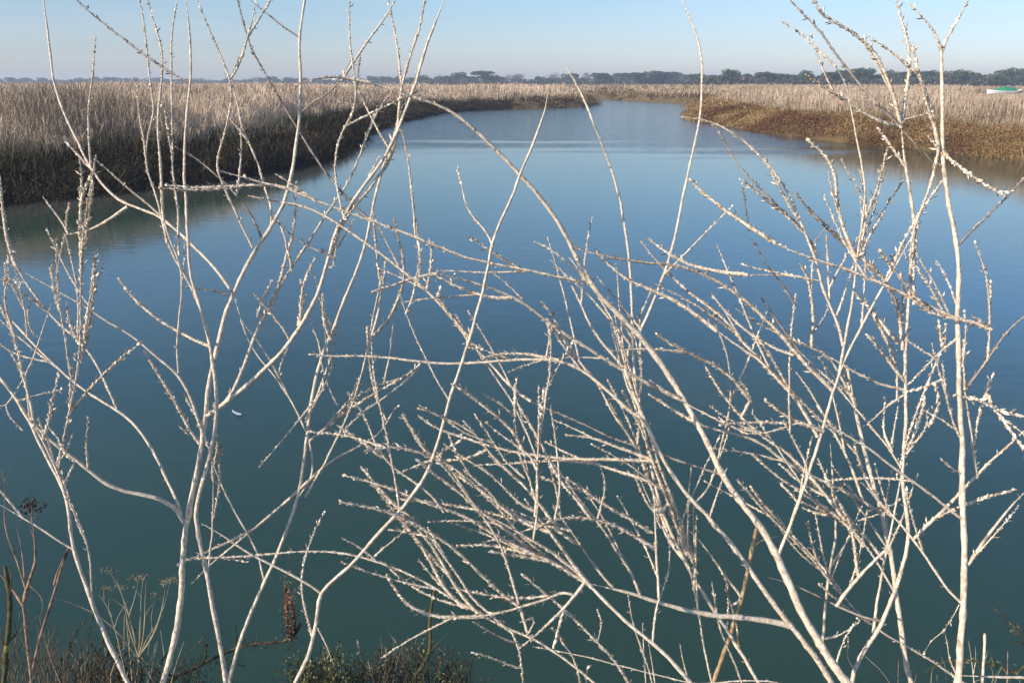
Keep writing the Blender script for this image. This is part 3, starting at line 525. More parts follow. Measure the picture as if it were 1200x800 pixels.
PATHS = '''
A 10 4 0 190,803 198,775 207,745 213,700 214,660 216,625 222,595 230,560 237,520 241,485 243,455 250,425 256,400 262,370 272,345 290,310 300,288 320,265 333,240 340,215 345,185 350,150 353,120 353,90 350,60 351,40 355,15 359,-12
A 8 3 0 d=1.5 265,803 261,775 256,745 250,710 243,680 238,650 232,625 228,605 233,580 240,555 250,520 255,490 254,455 249,420 244,395 238,370 230,345 222,320 219,295 222,265 217,235 215,200 217,160 219,130 224,100 224,60 222,35 217,-8
A 5 2 1 242,488 262,475 272,460 283,440 295,403 305,374 318,350 345,310 368,272 386,245 400,228 412,208 422,183 432,152 442,130 452,115 462,105
A 6 4 0 243,487 262,474 290,452 310,432 325,420 340,400 358,375 372,345 380,325 385,300 391,280 397,262 410,242 425,218 440,200 455,180 468,150 476,128 485,105 492,82 501,50 512,22 524,-8
A 5 3 1 386,300 398,262 420,235 445,207 458,188 468,155 467,125 471,95 482,60 490,40 496,18 498,-6
A 3 2 1 470,98 468,72 464,40 458,18 454,-5
A 3 2 2 487,278 484,245 482,212 478,182 470,152
A 6 3 0 216,612 210,598 195,586 175,580 145,577 122,568 104,550 85,535 65,520 48,508 35,490 20,468 8,452 -8,440
A 4 3 0 213,603 205,580 195,560 185,540 175,520 165,505 150,490 135,478 108,465 85,447 60,424 35,400 12,372 -8,352
A 3 2 1 137,479 128,460 118,435 108,415 88,396 70,380 55,366 45,350 35,340 27,325 18,312 9,290 5,262 3,240 0,208
A 6 3 3 22,318 13,300 7,275 3,245 0,215
A 4 2 0 237,506 228,475 218,455 211,440 195,428 180,415 163,400 150,390 125,376 105,363 85,350 65,340 45,328 30,320
A 4 1.5 3 234,520 225,508 216,492 210,480 203,465 193,450 185,440 178,425 170,413
A 2 1 2 222,510 214,503 209,499
A 4 2 3 247,406 235,401 222,396 208,388 195,380 180,371 168,360 155,348 147,337 139,327
A 3 2 0 209,437 207,415 208,390 210,370 214,340 213,320 208,300 200,285 193,265 189,243 187,215
A 3 2 1 238,370 228,342 214,318 202,300 195,280 190,262 186,240 181,220 172,205 170,180 172,160 177,145 182,130 178,108 173,85 172,45 168,20 162,-6
A 3 2 1 210,300 206,270 212,255 205,220 201,205 203,170 201,140 201,100 201,60 200,35 206,15 209,-6
A 4 2 2 196,285 190,255 189,225 190,190 184,165 185,140 188,110 190,85 191,60 186,42 178,22 172,-6
A 3 1 2 174,182 168,160 163,145 163,120 159,92
A 4 3 0 273,345 262,326 245,305 225,287 205,268 187,252 165,245 148,240 135,231 118,216 108,200 97,178 84,152 77,138 70,120 63,100 60,75 58,50 54,22 50,-6
A 3 2 1 187,252 175,240 162,231 148,219 130,203 112,187
A 3 1.5 2 dk 222,97 205,88 190,79 170,65 150,50 130,34 108,18 84,-5
A 3 2 2 107,200 104,170 103,140 104,115 108,95 110,75 112,45
A 3.5 2 2 dk 308,282 300,262 285,238 272,222 255,206 238,192 222,180 205,172
A 3 2 1 296,290 282,262 270,235 258,212 252,195 256,180 264,155 270,130 272,108 269,88 260,70 250,45 240,22 228,-6
A 3 2 1 270,92 279,82 285,62 291,40 297,20 301,-6
A 3 2 1 dk 270,92 276,80 280,68
A 3 2 1 326,272 318,245 308,215 303,190 290,165 283,150 280,128 274,105 270,90
A 3 2 1 281,222 281,190 284,170 282,148
A 3.5 2 2 dk 434,258 425,250 410,236 396,220 380,200 367,182 357,165 349,150 337,132 326,114 315,92 302,72 295,58 288,40 284,20 277,-6
A 2.5 2 0 dk 347,42 330,30 312,16 288,-4
A 2.5 2 0 dk 354,131 365,121 380,113 392,104 400,93 407,80 412,70
A 3 2 2 dk 402,305 386,300 371,293 355,286 340,275 330,265 322,258
A 3 2 1 232,655 240,650 262,655 290,658 0
A 3 2 0 310,682 305,650 290,625 275,600 262,575 252,550 246,534
A 3 2 0 243,675 245,650 250,620 250,590 250,560
A 2 1 1 dk 268,345 240,338 225,337 213,336
A 3 1.5 2 340,400 333,385 322,370 308,358 298,345
A 3 1.5 3 257,600 257,570 256,540 259,525
A 5 2 2 150,242 128,257 112,268 95,273 78,275
A 3 2 2 80,274 74,262 66,250 58,242 50,230
A 3 1 3 78,272 76,258 81,240
A 3 2 2 93,395 92,360 90,330 85,310 80,290 76,275
A 2.5 2 2 68,340 66,315 71,295 76,276
B 9 4 0 152,803 140,780 125,750 112,718 103,690 92,665 85,640 83,620 82,600 78,578 68,560 55,538 45,515 33,490 18,465 2,445 -8,432
B 5 3 0 80,590 72,560 60,535 50,515 40,498 25,478
B 3 2 0 112,733 108,710 107,680 107,660 103,640 97,622 90,603
B 3 2 0 79,641 60,627 40,614 20,602 -6,588
B 3 2 1 70,547 72,520 78,495 86,462 92,430 94,400 95,370 94,340 94,310 97,280 102,245 105,220 109,203 112,185
B 5 3 3 95,320 95,285 94,255 94,235 102,215 110,200
B 3 2 3 101,300 101,265 106,240 109,215
B 3 1.5 3 102,412 104,385 108,355 112,330 111,298
B 4 2 3 95,425 99,395 103,370 106,345 110,325 112,300
B 2.5 1.5 2 84,447 80,425 78,400 73,380 68,350 66,320 66,280
B 3 1.5 3 88,400 84,382 79,370 77,355
B 4 2 2 18,395 12,378 6,360 4,340 12,315 22,335
B 3 1.5 2 35,388 30,368 25,348 22,330 18,312
B 3 2 1 57,424 42,422 25,417 8,411 -6,398
B 4 2 2 40,500 37,475 30,450 22,430 12,412
B 3 2 2 30,500 35,475 32,450 26,432
B 2.5 1.5 0 -5,485 8,475 18,462 28,442 38,425 45,400 52,380 60,355
B 2 1 1 -5,472 10,485 26,503
B 4 1.5 3 53,512 57,495 59,478 63,460 69,438
B 2 1 1 58,485 62,478 66,480
B 3 1.5 1 103,548 101,530 101,510 103,490
B 3 1.5 2 75,540 79,528 84,510
B 2 1.2 2 66,518 72,530 85,540
B 3 1.5 2 82,560 83,548 88,540
B 2 1.2 1 63,505 70,515 76,530
B 2.5 1.5 0 69,548 72,520 82,490 88,455
B 2.5 1.5 2 36,350 30,372 34,388 48,398
B 2 1.2 1 5,335 8,318 10,300
B 2 1.2 1 0,328 6,310 14,295
C 6 4 0 268,803 275,770 283,745 300,705 310,680 325,650 335,625 343,600 350,580 354,555 357,530 361,500 365,465 370,440 376,417 385,400 393,380 403,350 410,335 418,320 424,300 430,280 434,258 438,238 442,218 450,195 456,172 463,160 469,150
C 3 2 1 469,150 478,122 485,98 492,75
C 4 2 1 358,495 365,478 374,460 380,442 386,422 392,403 395,385
C 3 1.5 0 357,582 366,558 368,538 362,512 352,490 340,467 325,443 305,422 293,405 285,385 280,365 275,350
C 4 1 1 352,572 335,588 320,601 300,617 280,634 260,650 240,666 226,682
C 4 2 1 352,572 365,560 380,546 395,535 412,527 430,518 443,510 452,498 457,487 463,478 468,475
C 3 1.5 1 358,582 370,560 384,538 392,518 402,498 414,475 419,450 427,428 432,402 436,375 442,350 447,325 452,305
C 4 2 3 367,517 380,502 392,488 402,478 410,468 416,458 419,446
C 3 2 2 388,500 400,488 413,473 422,460
C 3 2 3 372,510 388,500 402,480 415,466 432,455 450,449 468,445 480,437 492,427
C 2.5 1.5 2 418,487 430,480 445,470 460,458 475,447 488,435 494,425
C 3 1.5 2 520,600 510,585 492,567 475,558 455,545 440,525 437,505 425,485 415,470 407,459
C 2.5 1.5 1 468,600 467,580 463,560 458,535 453,512 448,490 442,462 437,435 435,402
C 2 1.5 0 526,468 515,450 503,430 494,408 482,385 472,360 468,340
C 3 1.5 2 452,442 455,425 458,405 461,380
C 4 2 2 437,402 441,375 446,348 450,325 452,305
C 4 2 3 444,392 455,375 463,358 470,345 475,325 473,300 467,280 462,258
C 3 1.5 3 490,330 494,312 491,293 489,268 487,262
C 3 1.5 2 478,365 483,350 488,332 491,312 491,293
C 3 1.5 3 503,335 504,318 505,303 506,287
C 4 2 2 393,392 386,378 378,362 373,346
C 4 2 3 388,398 381,385 376,362 378,347
C 3 2 2 376,415 374,400 368,388 363,375
C 3 2 3 352,385 351,365 353,345 356,330 364,312 369,303
C 4 2 3 349,382 355,360 357,343 352,328
C 4 2 3 302,372 306,355 312,342 318,330
C 4 2 3 310,380 320,355 328,332 333,310 342,280 347,258 346,240
C 3 1.5 2 342,318 338,298 334,275 326,255 317,248 312,240
C 3 2 2 326,443 329,425 335,410 341,400
C 2 1 1 375,415 382,440 378,455
C 2.5 1.5 2 393,415 390,430 381,450 372,468 358,490
C 2 1 2 383,448 388,460 395,475
C 3 2 1 400,245 405,258 410,262
C 3 2 1 404,258 398,235 393,210 392,190 395,170 402,150 413,138 417,122 417,100 414,80 411,60 408,35 410,-5
C 3 2 1 455,172 446,158 437,143 428,124 420,105 414,88
C 4 2 2 400,96 408,82 418,66 434,45 446,28 456,15 466,-5
C 2.5 1.5 2 419,100 421,80 423,60
C 3 2 2 430,212 438,195 445,182
C 3 2 1 385,300 397,290 407,272 418,250
C 3 1.5 2 385,312 390,325 394,290
D 7 4 0 344,803 352,788 360,772 366,755 369,738 372,720 374,702 376,695 382,686 395,675 410,664 420,653 432,638 447,620 462,606 480,585 495,565 504,545 510,530 515,512 520,495 525,472 532,450 540,430 548,405 555,380 560,360 566,342 570,320 574,298 578,280 586,258 596,240 603,225 608,208 614,192 621,180 628,160 635,140 640,128 642,108
D 4 2.5 0 376,695 368,687 350,678 332,667 312,658 295,651 278,638 262,627 248,620 236,613
D 3 1.5 1 367,752 363,732 357,712 353,695 352,675 357,652 364,636 369,620 375,610 381,598
D 3 1.5 2 578,290 573,277 567,267 556,257 549,247 543,232 540,215 536,196
D 2.5 1.2 0 372,735 380,750 386,765 393,785
K 5 2 1 703,805 685,790 665,773 645,760 625,747 605,741 580,730 562,719 540,706 520,695 500,683 482,673 462,665 440,657 420,651 400,648 370,645 340,646 300,651 262,653 230,654
K 4 2 2 452,661 460,668 475,682 490,690 508,700 525,706 542,711
K 3 1.5 2 440,656 428,645 415,637 400,630
K 2.5 1.5 2 435,655 452,640 470,625 480,615
K 5 3 3 568,722 550,723 530,722 520,724 502,720 488,714 475,707 467,697 461,685 454,675
K 4 2 2 600,741 585,730 572,717 562,708 550,700 545,685 535,670 522,655 512,640 503,628 490,613 478,603
K 5 2 3 540,708 528,697 518,685 512,672 505,658 497,645 490,632 480,620 468,606 458,600
K 5 2 3 560,718 545,704 535,690 527,675 518,660 510,645 500,632 487,617
K 10 5 0 815,806 800,788 785,771 768,755 755,745 738,733 718,713 703,698 690,684
K 6 3 2 690,684 677,668 665,653 655,637 643,620 628,603 615,585
K 5 3 2 690,684 680,672 660,658 640,640 617,630 600,618 580,607 560,600
K 5 2 3 692,686 675,676 655,662 640,655 615,643 585,632 560,612 540,602 515,595 490,586 470,576 440,565 405,557
K 5 2 3 688,680 660,664 640,654 615,647 590,641 565,636 537,639
K 5 2 3 632,655 618,640 600,627 585,614 570,605 555,592 545,582 530,570 512,557 500,548 490,540
K 4 2 3 605,712 590,697 578,685 563,672 547,658 535,643 515,630 495,619 475,607 455,600 430,593 400,588
K 4 2 2 617,733 610,715 603,690 597,667 589,645 580,624 568,607 552,587 535,565 520,546 508,536
K 5 2 3 640,625 620,615 600,605 585,592 568,577 550,565 530,553 512,542 500,528 487,510 473,488
K 4 2 2 620,600 610,590 590,570 575,556 562,545
K 4 2 3 670,622 650,617 635,615 620,612 608,606 590,595 570,580 553,565 535,550 515,538
K 5 2 3 668,640 655,620 645,607 632,590 620,575 605,560 590,548 575,535
K 5 3 1 688,678 680,690 667,705 655,720 640,733 625,746 610,758
K 4 3 2 660,694 640,701 620,709 600,713 582,720 560,722 532,724
K 3 1.5 1 618,740 630,730 625,720 610,728
K 4 1.5 3 740,806 728,785 716,768 703,755 690,742 678,730 668,720 657,710 645,700 632,690 622,680 611,672
K 3 1.5 2 668,722 655,712 650,702
K 3 1.5 2 700,752 702,740 708,728 700,715
K 4 1.5 2 681,806 678,785 672,768 663,758 653,745 647,736
K 2.5 1.5 0 810,800 780,792 750,786 720,778 690,769 665,765 640,760 624,757
K 3 1.2 1 600,740 608,760 612,780 613,803
K 2 1 1 dk 610,755 590,748 570,738 555,728
K 2 1 2 612,783 600,780 580,772 565,766 553,764
K 3 1.5 1 688,806 684,790 690,780
K 4 2 2 506,536 494,524 484,508 478,498 473,487
K 3 1.5 3 510,538 490,528 470,524 450,524 430,527
K 3 2 3 508,537 520,528 532,520 543,514
K 3 1.5 2 505,539 490,545 478,550 470,553
K 4 2 3 570,527 560,533 545,538 525,541 508,538
K 5 2 3 615,533 610,520 603,507 592,495 575,482 560,470 545,459 530,450
K 4 1.5 2 600,556 588,545 575,532 565,520 557,508 545,495
K 4 1.5 2 633,545 622,535 608,525 595,513 580,505 570,495
K 3 1 2 602,487 595,480 585,472 575,467 567,462
K 4 2 3 690,600 678,590 665,575 655,560 645,545 640,530 630,513 620,495 612,482 608,474
K 3 1.5 2 615,560 612,540 608,525 605,515
K 3 1.5 2 655,600 655,585 650,565 645,548 640,535
K 5 2 3 770,541 755,535 735,528 715,520 700,514 685,511 665,510
K 5 2 3 768,541 740,538 705,539 670,538 640,536 620,532 600,529 575,523 550,514 525,508 508,500 490,487
K 5 2 3 785,575 770,567 750,560 725,552 700,545 680,537 660,529 640,518
K 4 2 3 765,624 750,617 735,604 715,595 700,586 683,572 664,561
K 5 2 3 762,640 745,629 725,617 705,609 680,606 660,606 645,610 632,616
K 3 1.5 2 640,603 650,612 662,618
K 3 1.5 2 700,608 705,590 712,570 705,550
K 3 1.5 2 628,630 630,600 630,570 628,545 632,520 632,490 631,450
K 3 1.5 2 652,602 658,580 655,550 652,520 648,500 645,475
K 3 1.5 3 632,500 636,480 637,455
K 4 2 2 748,688 740,672 730,655 718,640 707,620 695,603 680,587 668,570 655,552 641,533
K 4 2 2 720,690 705,672 690,655 678,635 668,620 655,603
H 6 3 1 892,806 878,780 855,740 836,715 822,692 809,667 796,645 785,622 776,600 770,580 765,555 761,535 757,510 752,490 747,465 743,440 741,400 741,350 738,310 733,270 727,235 718,202 707,175 697,148 687,122 676,98 664,80
H 3 2 1 871,806 867,785 850,757 843,735 838,708 834,680
H 4 2 1 836,806 829,780 822,745 817,705 812,680 805,655 795,630
H 4 2 2 813,690 816,660 815,630 816,605
H 3 2 1 766,806 762,785 752,762 745,740 740,725 736,697
H 2.5 2 0 757,806 755,770 753,730
H 3 2 0 768,806 765,780 760,752
H 2.5 2 0 805,790 800,775 797,755
H 3 1.5 1 767,743 766,725 770,705 778,688 785,668 786,645 783,625
H 4 2 2 772,700 771,680 769,655 768,630 768,600 766,575
H 5 3 3 805,650 797,630 790,605 780,580 772,560 764,540 758,518 750,500 738,475 730,460
H 5 2 3 812,655 803,630 795,605 787,580 778,562 770,540 765,520 758,500 752,480
H 4 2 3 790,640 780,620 773,595 765,575 757,555 748,530 740,512 722,492 712,475 702,450 692,438
H 4 2 2 755,500 751,478 745,455 738,430 728,405 722,385
H 4 2 2 750,480 742,458 735,435 728,410 722,385 720,360
H 4 1.5 2 745,478 735,455 730,430 724,412 718,395 715,375
H 3 1.5 2 755,465 753,440 748,415 746,400 742,388
H 4 2 3 752,520 750,495 743,470 735,450
H 4 2 3 783,590 775,605 762,600 753,580 745,560
H 4 3 1 800,660 790,640 775,620 770,600 762,560 755,540
H 3 2 3 818,672 808,650 800,630 785,600
H 4 2 2 868,700 850,675 833,650 820,632 805,618
H 4 1.5 1 750,480 742,440 735,420 727,400 720,388
H 3 1.5 2 644,405 645,390 641,375
H 4 2 2 627,605 629,580 631,555 629,530 633,510 636,490 640,465 644,440 646,415 646,395 642,375
H 3 2 1 690,440 680,425 670,410 660,395 650,382
H 3 1.5 2 818,590 828,575 836,560 841,540 846,518 851,500 855,478 857,455 856,435 852,412 845,395 836,375 825,355
H 3 1.5 1 832,605 838,585 845,565 852,548
N 7 6 0 833,806 843,778 852,757 860,732 867,710 873,688 877,663 882,640 887,616
N 3 2 0 884,640 890,632 902,630 912,628
N 2.5 1.5 2 843,655 850,675 855,700 852,735
N 2.5 1.5 1 869,750 862,730 856,705 850,690
E 17 8 0 996,806 985,790 970,767 955,745 942,724 930,697 920,672 910,650 900,630 885,609 870,590 855,571 845,553 835,533 825,510 813,488 800,466 788,446
E 8 3 1 788,446 775,426 762,408 750,393 735,378 718,362 704,346 692,333 680,308 668,285 655,263 645,247 628,225 612,208 597,192 583,177 568,163 553,150 540,137 525,128 505,120 480,114 455,104 430,96
E 5 3 2 430,96 405,90 385,90 365,93 345,99
E 12 5 1 d=1.4 978,806 962,778 946,755 930,737 918,722 905,705 890,685 878,668 865,648 850,628 833,608 815,592 800,573 785,552 772,530 762,508 750,480 740,455 732,432
E 8 4 0 926,733 900,726 865,722 838,722 805,716 780,708 755,700 730,692 705,687 690,683
E 6 3 2 798,468 785,462 770,455 752,445 735,436 715,425 695,412 680,402 662,391 645,379 625,363 610,352 592,344 572,336 550,329 528,324 508,320
E 5 2 3 508,320 490,324 470,331 452,337 437,342
E 5 2 3 600,349 580,350 558,345 540,338 525,330 510,323
E 3 2 1 612,350 600,338 590,328 577,318
E 3 1.5 2 640,418 645,400 643,385 640,376
E 5 3 2 752,495 737,480 720,465 707,452 692,440 672,427 648,420 625,421 600,422 575,424 548,426 520,427 495,424 468,421 440,417 410,417 385,418 363,415
E 5 2 3 655,422 640,419 620,415 600,413 583,414 568,419
E 2.5 1 0 713,420 690,418 665,419 645,420
E 4 2 1 693,442 683,430 672,415 662,400 652,386 645,380
E 4 3 2 692,332 672,328 650,323 625,318 600,313 575,308 555,304 540,300 520,292 500,284 480,275 460,268 438,260 415,251 392,244 370,235 350,227 330,219 310,216 290,208 262,202
E 4 2 3 370,236 350,222 330,217 300,217 265,218 235,222 195,217
E 3 1.5 1 dk 838,556 800,541 765,527 735,520 705,508 685,496 660,487 638,478 618,468
E 4 3 2 618,468 603,457 590,445 577,428 565,415 552,403
E 4 3 2 550,402 545,392 530,372 515,355 500,340 487,328 475,320 463,310 450,300 435,290 420,278 405,268 390,258 375,250 358,242 340,238 318,236 290,229
E 4 1.5 3 550,395 540,385 530,370 520,358 512,345
E 3 1.5 3 514,355 513,345 516,338
E 4 3 3 555,408 545,405 550,398 552,388
E 6 3 3 552,402 570,413 562,405
E 3 2 1 690,334 682,322 672,313 660,303 650,296 640,288 626,283
E 4 2 2 730,430 718,415 705,402 697,390 688,373 680,355 673,338 665,324 655,314 644,304
E 4 2 2 742,408 735,397 720,382 708,366 695,350 680,338 668,324
E 3 1.5 1 745,380 735,367 722,352 712,338 701,325
E 4 2 1 742,398 730,378 718,362 700,345 690,333
E 4 3 0 749,390 756,376 764,358 771,340 779,320 786,298 794,265 800,235 805,205 810,185 815,165 819,145 822,120 823,98 823,75 820,55 815,35 808,20 798,-2
E 5 3 0 912,650 920,632 930,605 940,577 950,548 958,520 968,490 976,458 985,432 994,412 1005,392 1015,370 1030,345 1042,325 1052,307 1062,290 1070,275
E 4 2 0 984,435 990,400 996,370 1000,340 1003,315 1006,290 1011,260 1014,235 1014,212 1009,190 1004,165 1000,142 997,122 992,100 985,85 976,74
E 3 1 2 976,74 962,62 945,45 932,34 918,27
E 5 2 3 1004,305 998,290 988,270 982,250 981,225 978,200 972,187 960,175 947,165
E 3 2 2 1006,300 1013,275 1016,250 1013,225 1008,200
E 3 1.5 0 958,330 930,322 900,322 875,322
E 6 2 3 876,322 850,320 830,316 810,312 795,304 780,295 762,282
E 4 2 1 988,405 982,375 972,358 965,343 960,320 957,303 948,283 938,262 932,245 926,228 916,213 905,198 892,184 878,170 865,160 850,150 835,143 820,139 798,137
E 3 1.5 1 dk 958,300 950,282 935,262 920,250 905,235 890,220 875,205 862,190 850,170 840,150
E 4 2 2 1057,458 1040,453 1020,445 1000,436 985,425 970,414 953,418
E 5 3 2 958,512 948,492 940,478 928,462 915,448 903,434 888,420 870,408 850,396 838,385
E 6 2 3 840,388 828,378 815,368 800,357 782,347 765,340 745,333 730,325 713,311 698,294
E 5 2 3 925,458 908,440 895,425 880,412 868,398 858,385 845,371 828,357 812,346 796,334 782,318
E 3 2 2 784,322 772,308 762,297 752,284
E 4 2 2 870,400 860,380 845,360 835,345
E 6 2 3 972,455 958,440 945,427 930,410 915,393 900,375 885,362 865,345 850,335 832,324 812,316 790,310 765,308
E 4 2 2 dk 770,309 740,306 715,301 690,297 680,293 672,287
E 4 2 2 930,416 912,410 895,402 878,390 862,377 850,363 836,348
E 3 1.5 2 dk 935,356 920,338 905,320 892,301 880,280
E 6 2 3 965,505 945,498 930,493 915,483 898,470
E 5 2 3 880,470 865,450 848,432 830,424 815,418 800,410 785,402 770,392
E 3 1.5 1 812,414 795,412 782,411 770,409
E 4 2 3 873,484 880,470 876,455 868,448
E 5 2 3 990,610 978,593 965,577 952,560 938,545 922,530 905,520 890,508 875,495 862,482 850,467 838,448 828,432
E 5 3 2 1033,602 1020,592 1003,582 985,572 968,565 950,556 930,548 912,535 895,520 880,513 862,508 845,505 825,501 808,490
E 5 2 3 820,498 805,490 790,481 775,471 762,463
E 4 1.5 2 868,507 855,499 842,488
E 4 2 3 1012,640 998,620 980,603 962,592 945,580 930,570 912,560 895,545 883,533
E 4 2 3 1035,655 1020,635 1003,615 985,597 968,580 950,565 935,552
E 3 2 2 940,495 925,498 908,505 890,510 872,508
E 4 2 2 1012,590 1005,565 997,545 988,525 978,507 965,487 955,468 945,452 933,436
E 4 2 2 955,560 945,545 935,525 925,505 918,492
E 4 2 3 965,580 945,570 930,560 915,545
E 3 1.5 3 940,600 935,590 925,575 918,570
E 4 2 2 1000,470 990,450 978,430 970,415 950,405 930,398
M 10 5 0 1070,806 1063,785 1059,765 1057,740 1053,712 1050,690 1047,668 1043,645 1037,620 1033,600 1027,575 1020,555 1014,535 1010,512 1005,490 1000,470 996,450 993,430
M 4 3 0 1023,742 1027,705 1034,668 1040,640 1046,615 1050,595 1053,572 1058,545
M 4 3 0 d=1.7 963,765 965,735 967,710 970,680 974,655 979,635 981,620 979,600 976,575 975,545 973,520
M 5 4 0 980,710 992,692 1003,680 1015,666 1028,652 1040,643
M 5 2 1 1130,800 1112,787 1090,773 1070,760 1050,750 1035,742 1020,730 1008,720 996,708 988,697
M 4 2 3 990,700 978,688 968,673 952,655 935,637 915,617 900,603 882,583 864,562
M 4 2 3 985,692 970,672 955,653 940,641 925,622 908,605 893,590 880,570
M 2.5 1.5 2 970,672 950,660 935,648 920,628 912,615
M 4 1.5 0 dk 1035,728 1020,725 1002,720 985,712 965,702 945,690 925,683 900,676
M 4 2 3 1006,675 1002,650 1000,628 995,610 985,590 975,578
M 3 1.5 2 980,745 1000,735 1012,727 1005,725
M 3 1.5 1 979,780 985,757 992,742 1000,732
M 2.5 2 0 993,770 994,755 994,745
M 3 1.5 2 1042,645 1028,625 1015,605 1002,588 990,575 980,560
M 3 1.5 2 1045,690 1035,668 1022,650 1010,633 995,615
M 4 2 3 985,605 965,603 950,600 942,595
M 4 2 3 1045,605 1030,588 1018,570 1010,550 1003,530 998,510
M 3 1.5 2 1045,605 1035,585 1030,562 1026,545
M 3 1.5 2 1035,610 1038,590 1042,570 1045,552
M 2 1 1 1016,600 1030,590 1042,600 1065,577
M 4 2 2 1040,530 1035,508 1036,490 1037,465
M 3 1.5 1 1045,520 1050,495 1053,470
M 2 1 1 1005,610 1020,605 1030,602
F 13 5 0 1122,806 1125,770 1128,740 1129,700 1131,660 1130,630 1128,600 1128,560 1127,520 1126,480 1124,450 1122,430 1123,400 1122,370 1124,340 1124,310 1121,285 1117,262 1112,240 1109,220 1106,200 1105,180 1105,150 1104,120 1104,90 1103,60
F 4 2 1 1103,60 1107,49 1115,35 1125,20 1139,-8
F 4 2 1 1103,60 1098,45 1090,30 1078,16 1062,2
F 5 3 0 1134,662 1145,645 1157,628 1172,608 1188,589 1206,572
F 2 1 0 1196,583 1193,579 1191,578
F 5 3 1 1066,634 1085,618 1102,600 1120,583 1140,561 1156,545 1172,530 1188,516 1206,500
F 4 3 0 1124,708 1112,692 1100,676 1090,660 1080,645 1070,632 1055,613 1040,597 1025,582 1010,565
F 4 3 0 1124,607 1112,596 1095,582 1080,570 1062,560 1045,546 1028,532 1010,520 990,507 972,500 955,490
F 4 2 3 1127,465 1140,465 1155,471 1168,480 1182,484 1205,489
F 4 2 3 1160,467 1168,482 1178,495 1190,515 1206,533
F 4 3 1 dk 1130,458 1145,437 1155,425 1165,410 1175,395 1187,381 1206,366
F 3 1.5 1 1157,423 1160,400 1160,375 1160,352 1157,330 1152,310 1147,297 1142,284
F 4 2 2 1160,365 1158,345 1161,330
F 3 2 2 dk 1124,286 1135,275 1150,260 1165,245 1180,230 1192,218 1206,202
F 4 2 3 1104,178 1115,190 1130,200 1145,210 1158,219 1170,225
F 2 1 1 1169,224 1180,227 1188,223
F 5 2 3 1105,182 1098,172 1090,162
F 4 3 1 1100,176 1094,205 1087,228 1078,248 1071,268 1066,290 1066,320
F 5 2 2 1100,178 1097,155 1092,130 1086,108 1080,95 1074,85
F 5 2 2 1074,85 1063,76 1048,63 1035,53 1020,45
F 4 3 2 1145,560 1141,530 1137,500 1133,480 1130,455 1129,430 1129,400
F 3 2 2 1128,430 1131,405 1133,385 1130,365
F 5 2 3 1162,386 1145,379 1128,375 1110,372 1092,368 1078,358 1066,347
F 5 3 2 1122,374 1105,366 1085,357 1062,346 1040,335 1020,328 1000,317 975,310 950,303 925,293 905,283
F 6 2 3 905,283 885,270 867,258 850,246 835,236 820,223 808,210
F 2 1 1 dk 877,262 873,240 870,217
F 4 1.5 3 1160,384 1150,377 1140,370
F 3 2 2 1115,400 1105,410 1092,422 1080,435 1065,450
F 3 2 1 1100,422 1088,415 1075,407 1063,399
F 3 2 3 1104,408 1101,395 1102,385 1100,378
F 3 2 2 1108,412 1105,395 1108,380
F 2.5 1.5 2 1123,515 1118,498 1112,475 1106,455 1100,435 1094,415 1092,403
F 3 1.5 2 1115,485 1108,462 1106,440 1104,425
F 3 2 3 1058,460 1075,457 1090,451 1100,446
F 3 2 2 1062,532 1075,515 1084,505 1087,490 1086,482
F 3 2 3 1063,527 1070,512 1077,495 1082,475 1083,465
F 4 2 3 1088,500 1097,485 1101,472 1100,460 1096,452
F 3 2 2 1120,503 1108,494 1095,487 1080,480
F 2.5 1.5 2 1112,368 1105,350 1096,332 1085,315 1074,298
F 3 1.5 3 1104,362 1094,345 1086,330 1076,315
F 2.5 1.5 2 1118,362 1115,335 1108,322 1099,308
F 2.5 1.5 2 dk 1128,556 1118,550 1105,540
F 2 1 2 1105,470 1115,465 1121,462
F 2 1 0 1122,712 1115,728 1105,740
F 2 1 0 1098,740 1090,750 1083,765
F 2.5 1.5 0 1119,793 1113,775 1110,755 1107,740
M 8 4 1 d=1.42 998,806 1000,782 1010,764 1025,745 1035,727 1042,709 1050,690 1057,665 1063,645 1066,632 1063,613 1061,595 1058,575 1057,552 1059,525 1062,500 1062,470 1061,435 1060,405 1064,380 1065,350 1067,320 1070,290 1072,268
M 5 3 2 1072,268 1070,245 1066,222 1063,205 1060,190 1058,165 1056,148
M 5 2 3 1056,150 1052,130 1046,108 1040,93 1035,80 1028,68 1018,54 1003,41 985,29 967,19 955,10 953,-6
M 4 2 3 1056,148 1060,120 1065,95 1066,75 1065,55 1060,35 1054,20 1050,-6
M 4 2 2 dk 1056,149 1045,137 1030,124 1015,108 1003,92 990,77 978,62 967,44 955,30 940,15 922,-4
M 5 2 3 1054,147 1040,146 1025,141 1008,130 990,118 975,107 960,98 945,88
M 3 1.5 0 1056,141 1070,138 1083,134 1096,130
M 2.5 1.5 0 dk 1056,152 1072,168 1088,184 1100,198
M 5 3 3 1058,410 1056,385 1052,362 1047,343 1037,328 1022,313 1005,300
M 6 2 3 dk 1005,300 990,287 972,268 955,254 943,240 932,227
M 4 2 3 1054,372 1050,352 1043,338 1033,322 1020,308
M 3 1.5 1 995,468 985,450 973,435 960,420
M 3 1.5 2 1056,548 1042,522 1022,503 1008,485 995,468 982,455 970,442 950,425 935,410
M 3 1.5 1 dk 935,410 925,395 910,375 900,360 893,350
M 5 2 3 1055,445 1048,430 1038,418 1028,406 1017,392
M 4 2 3 1050,432 1045,415 1040,402 1036,390 1022,370 1015,355
M 5 2 3 1045,395 1035,380 1022,365 1010,352 1003,345
M 3 1.5 2 1050,460 1052,440 1050,420 1046,405
M 3 1.5 1 1055,463 1040,475 1025,490 1012,500
M 4 2 3 951,412 953,385 953,355 949,335 944,322 938,310
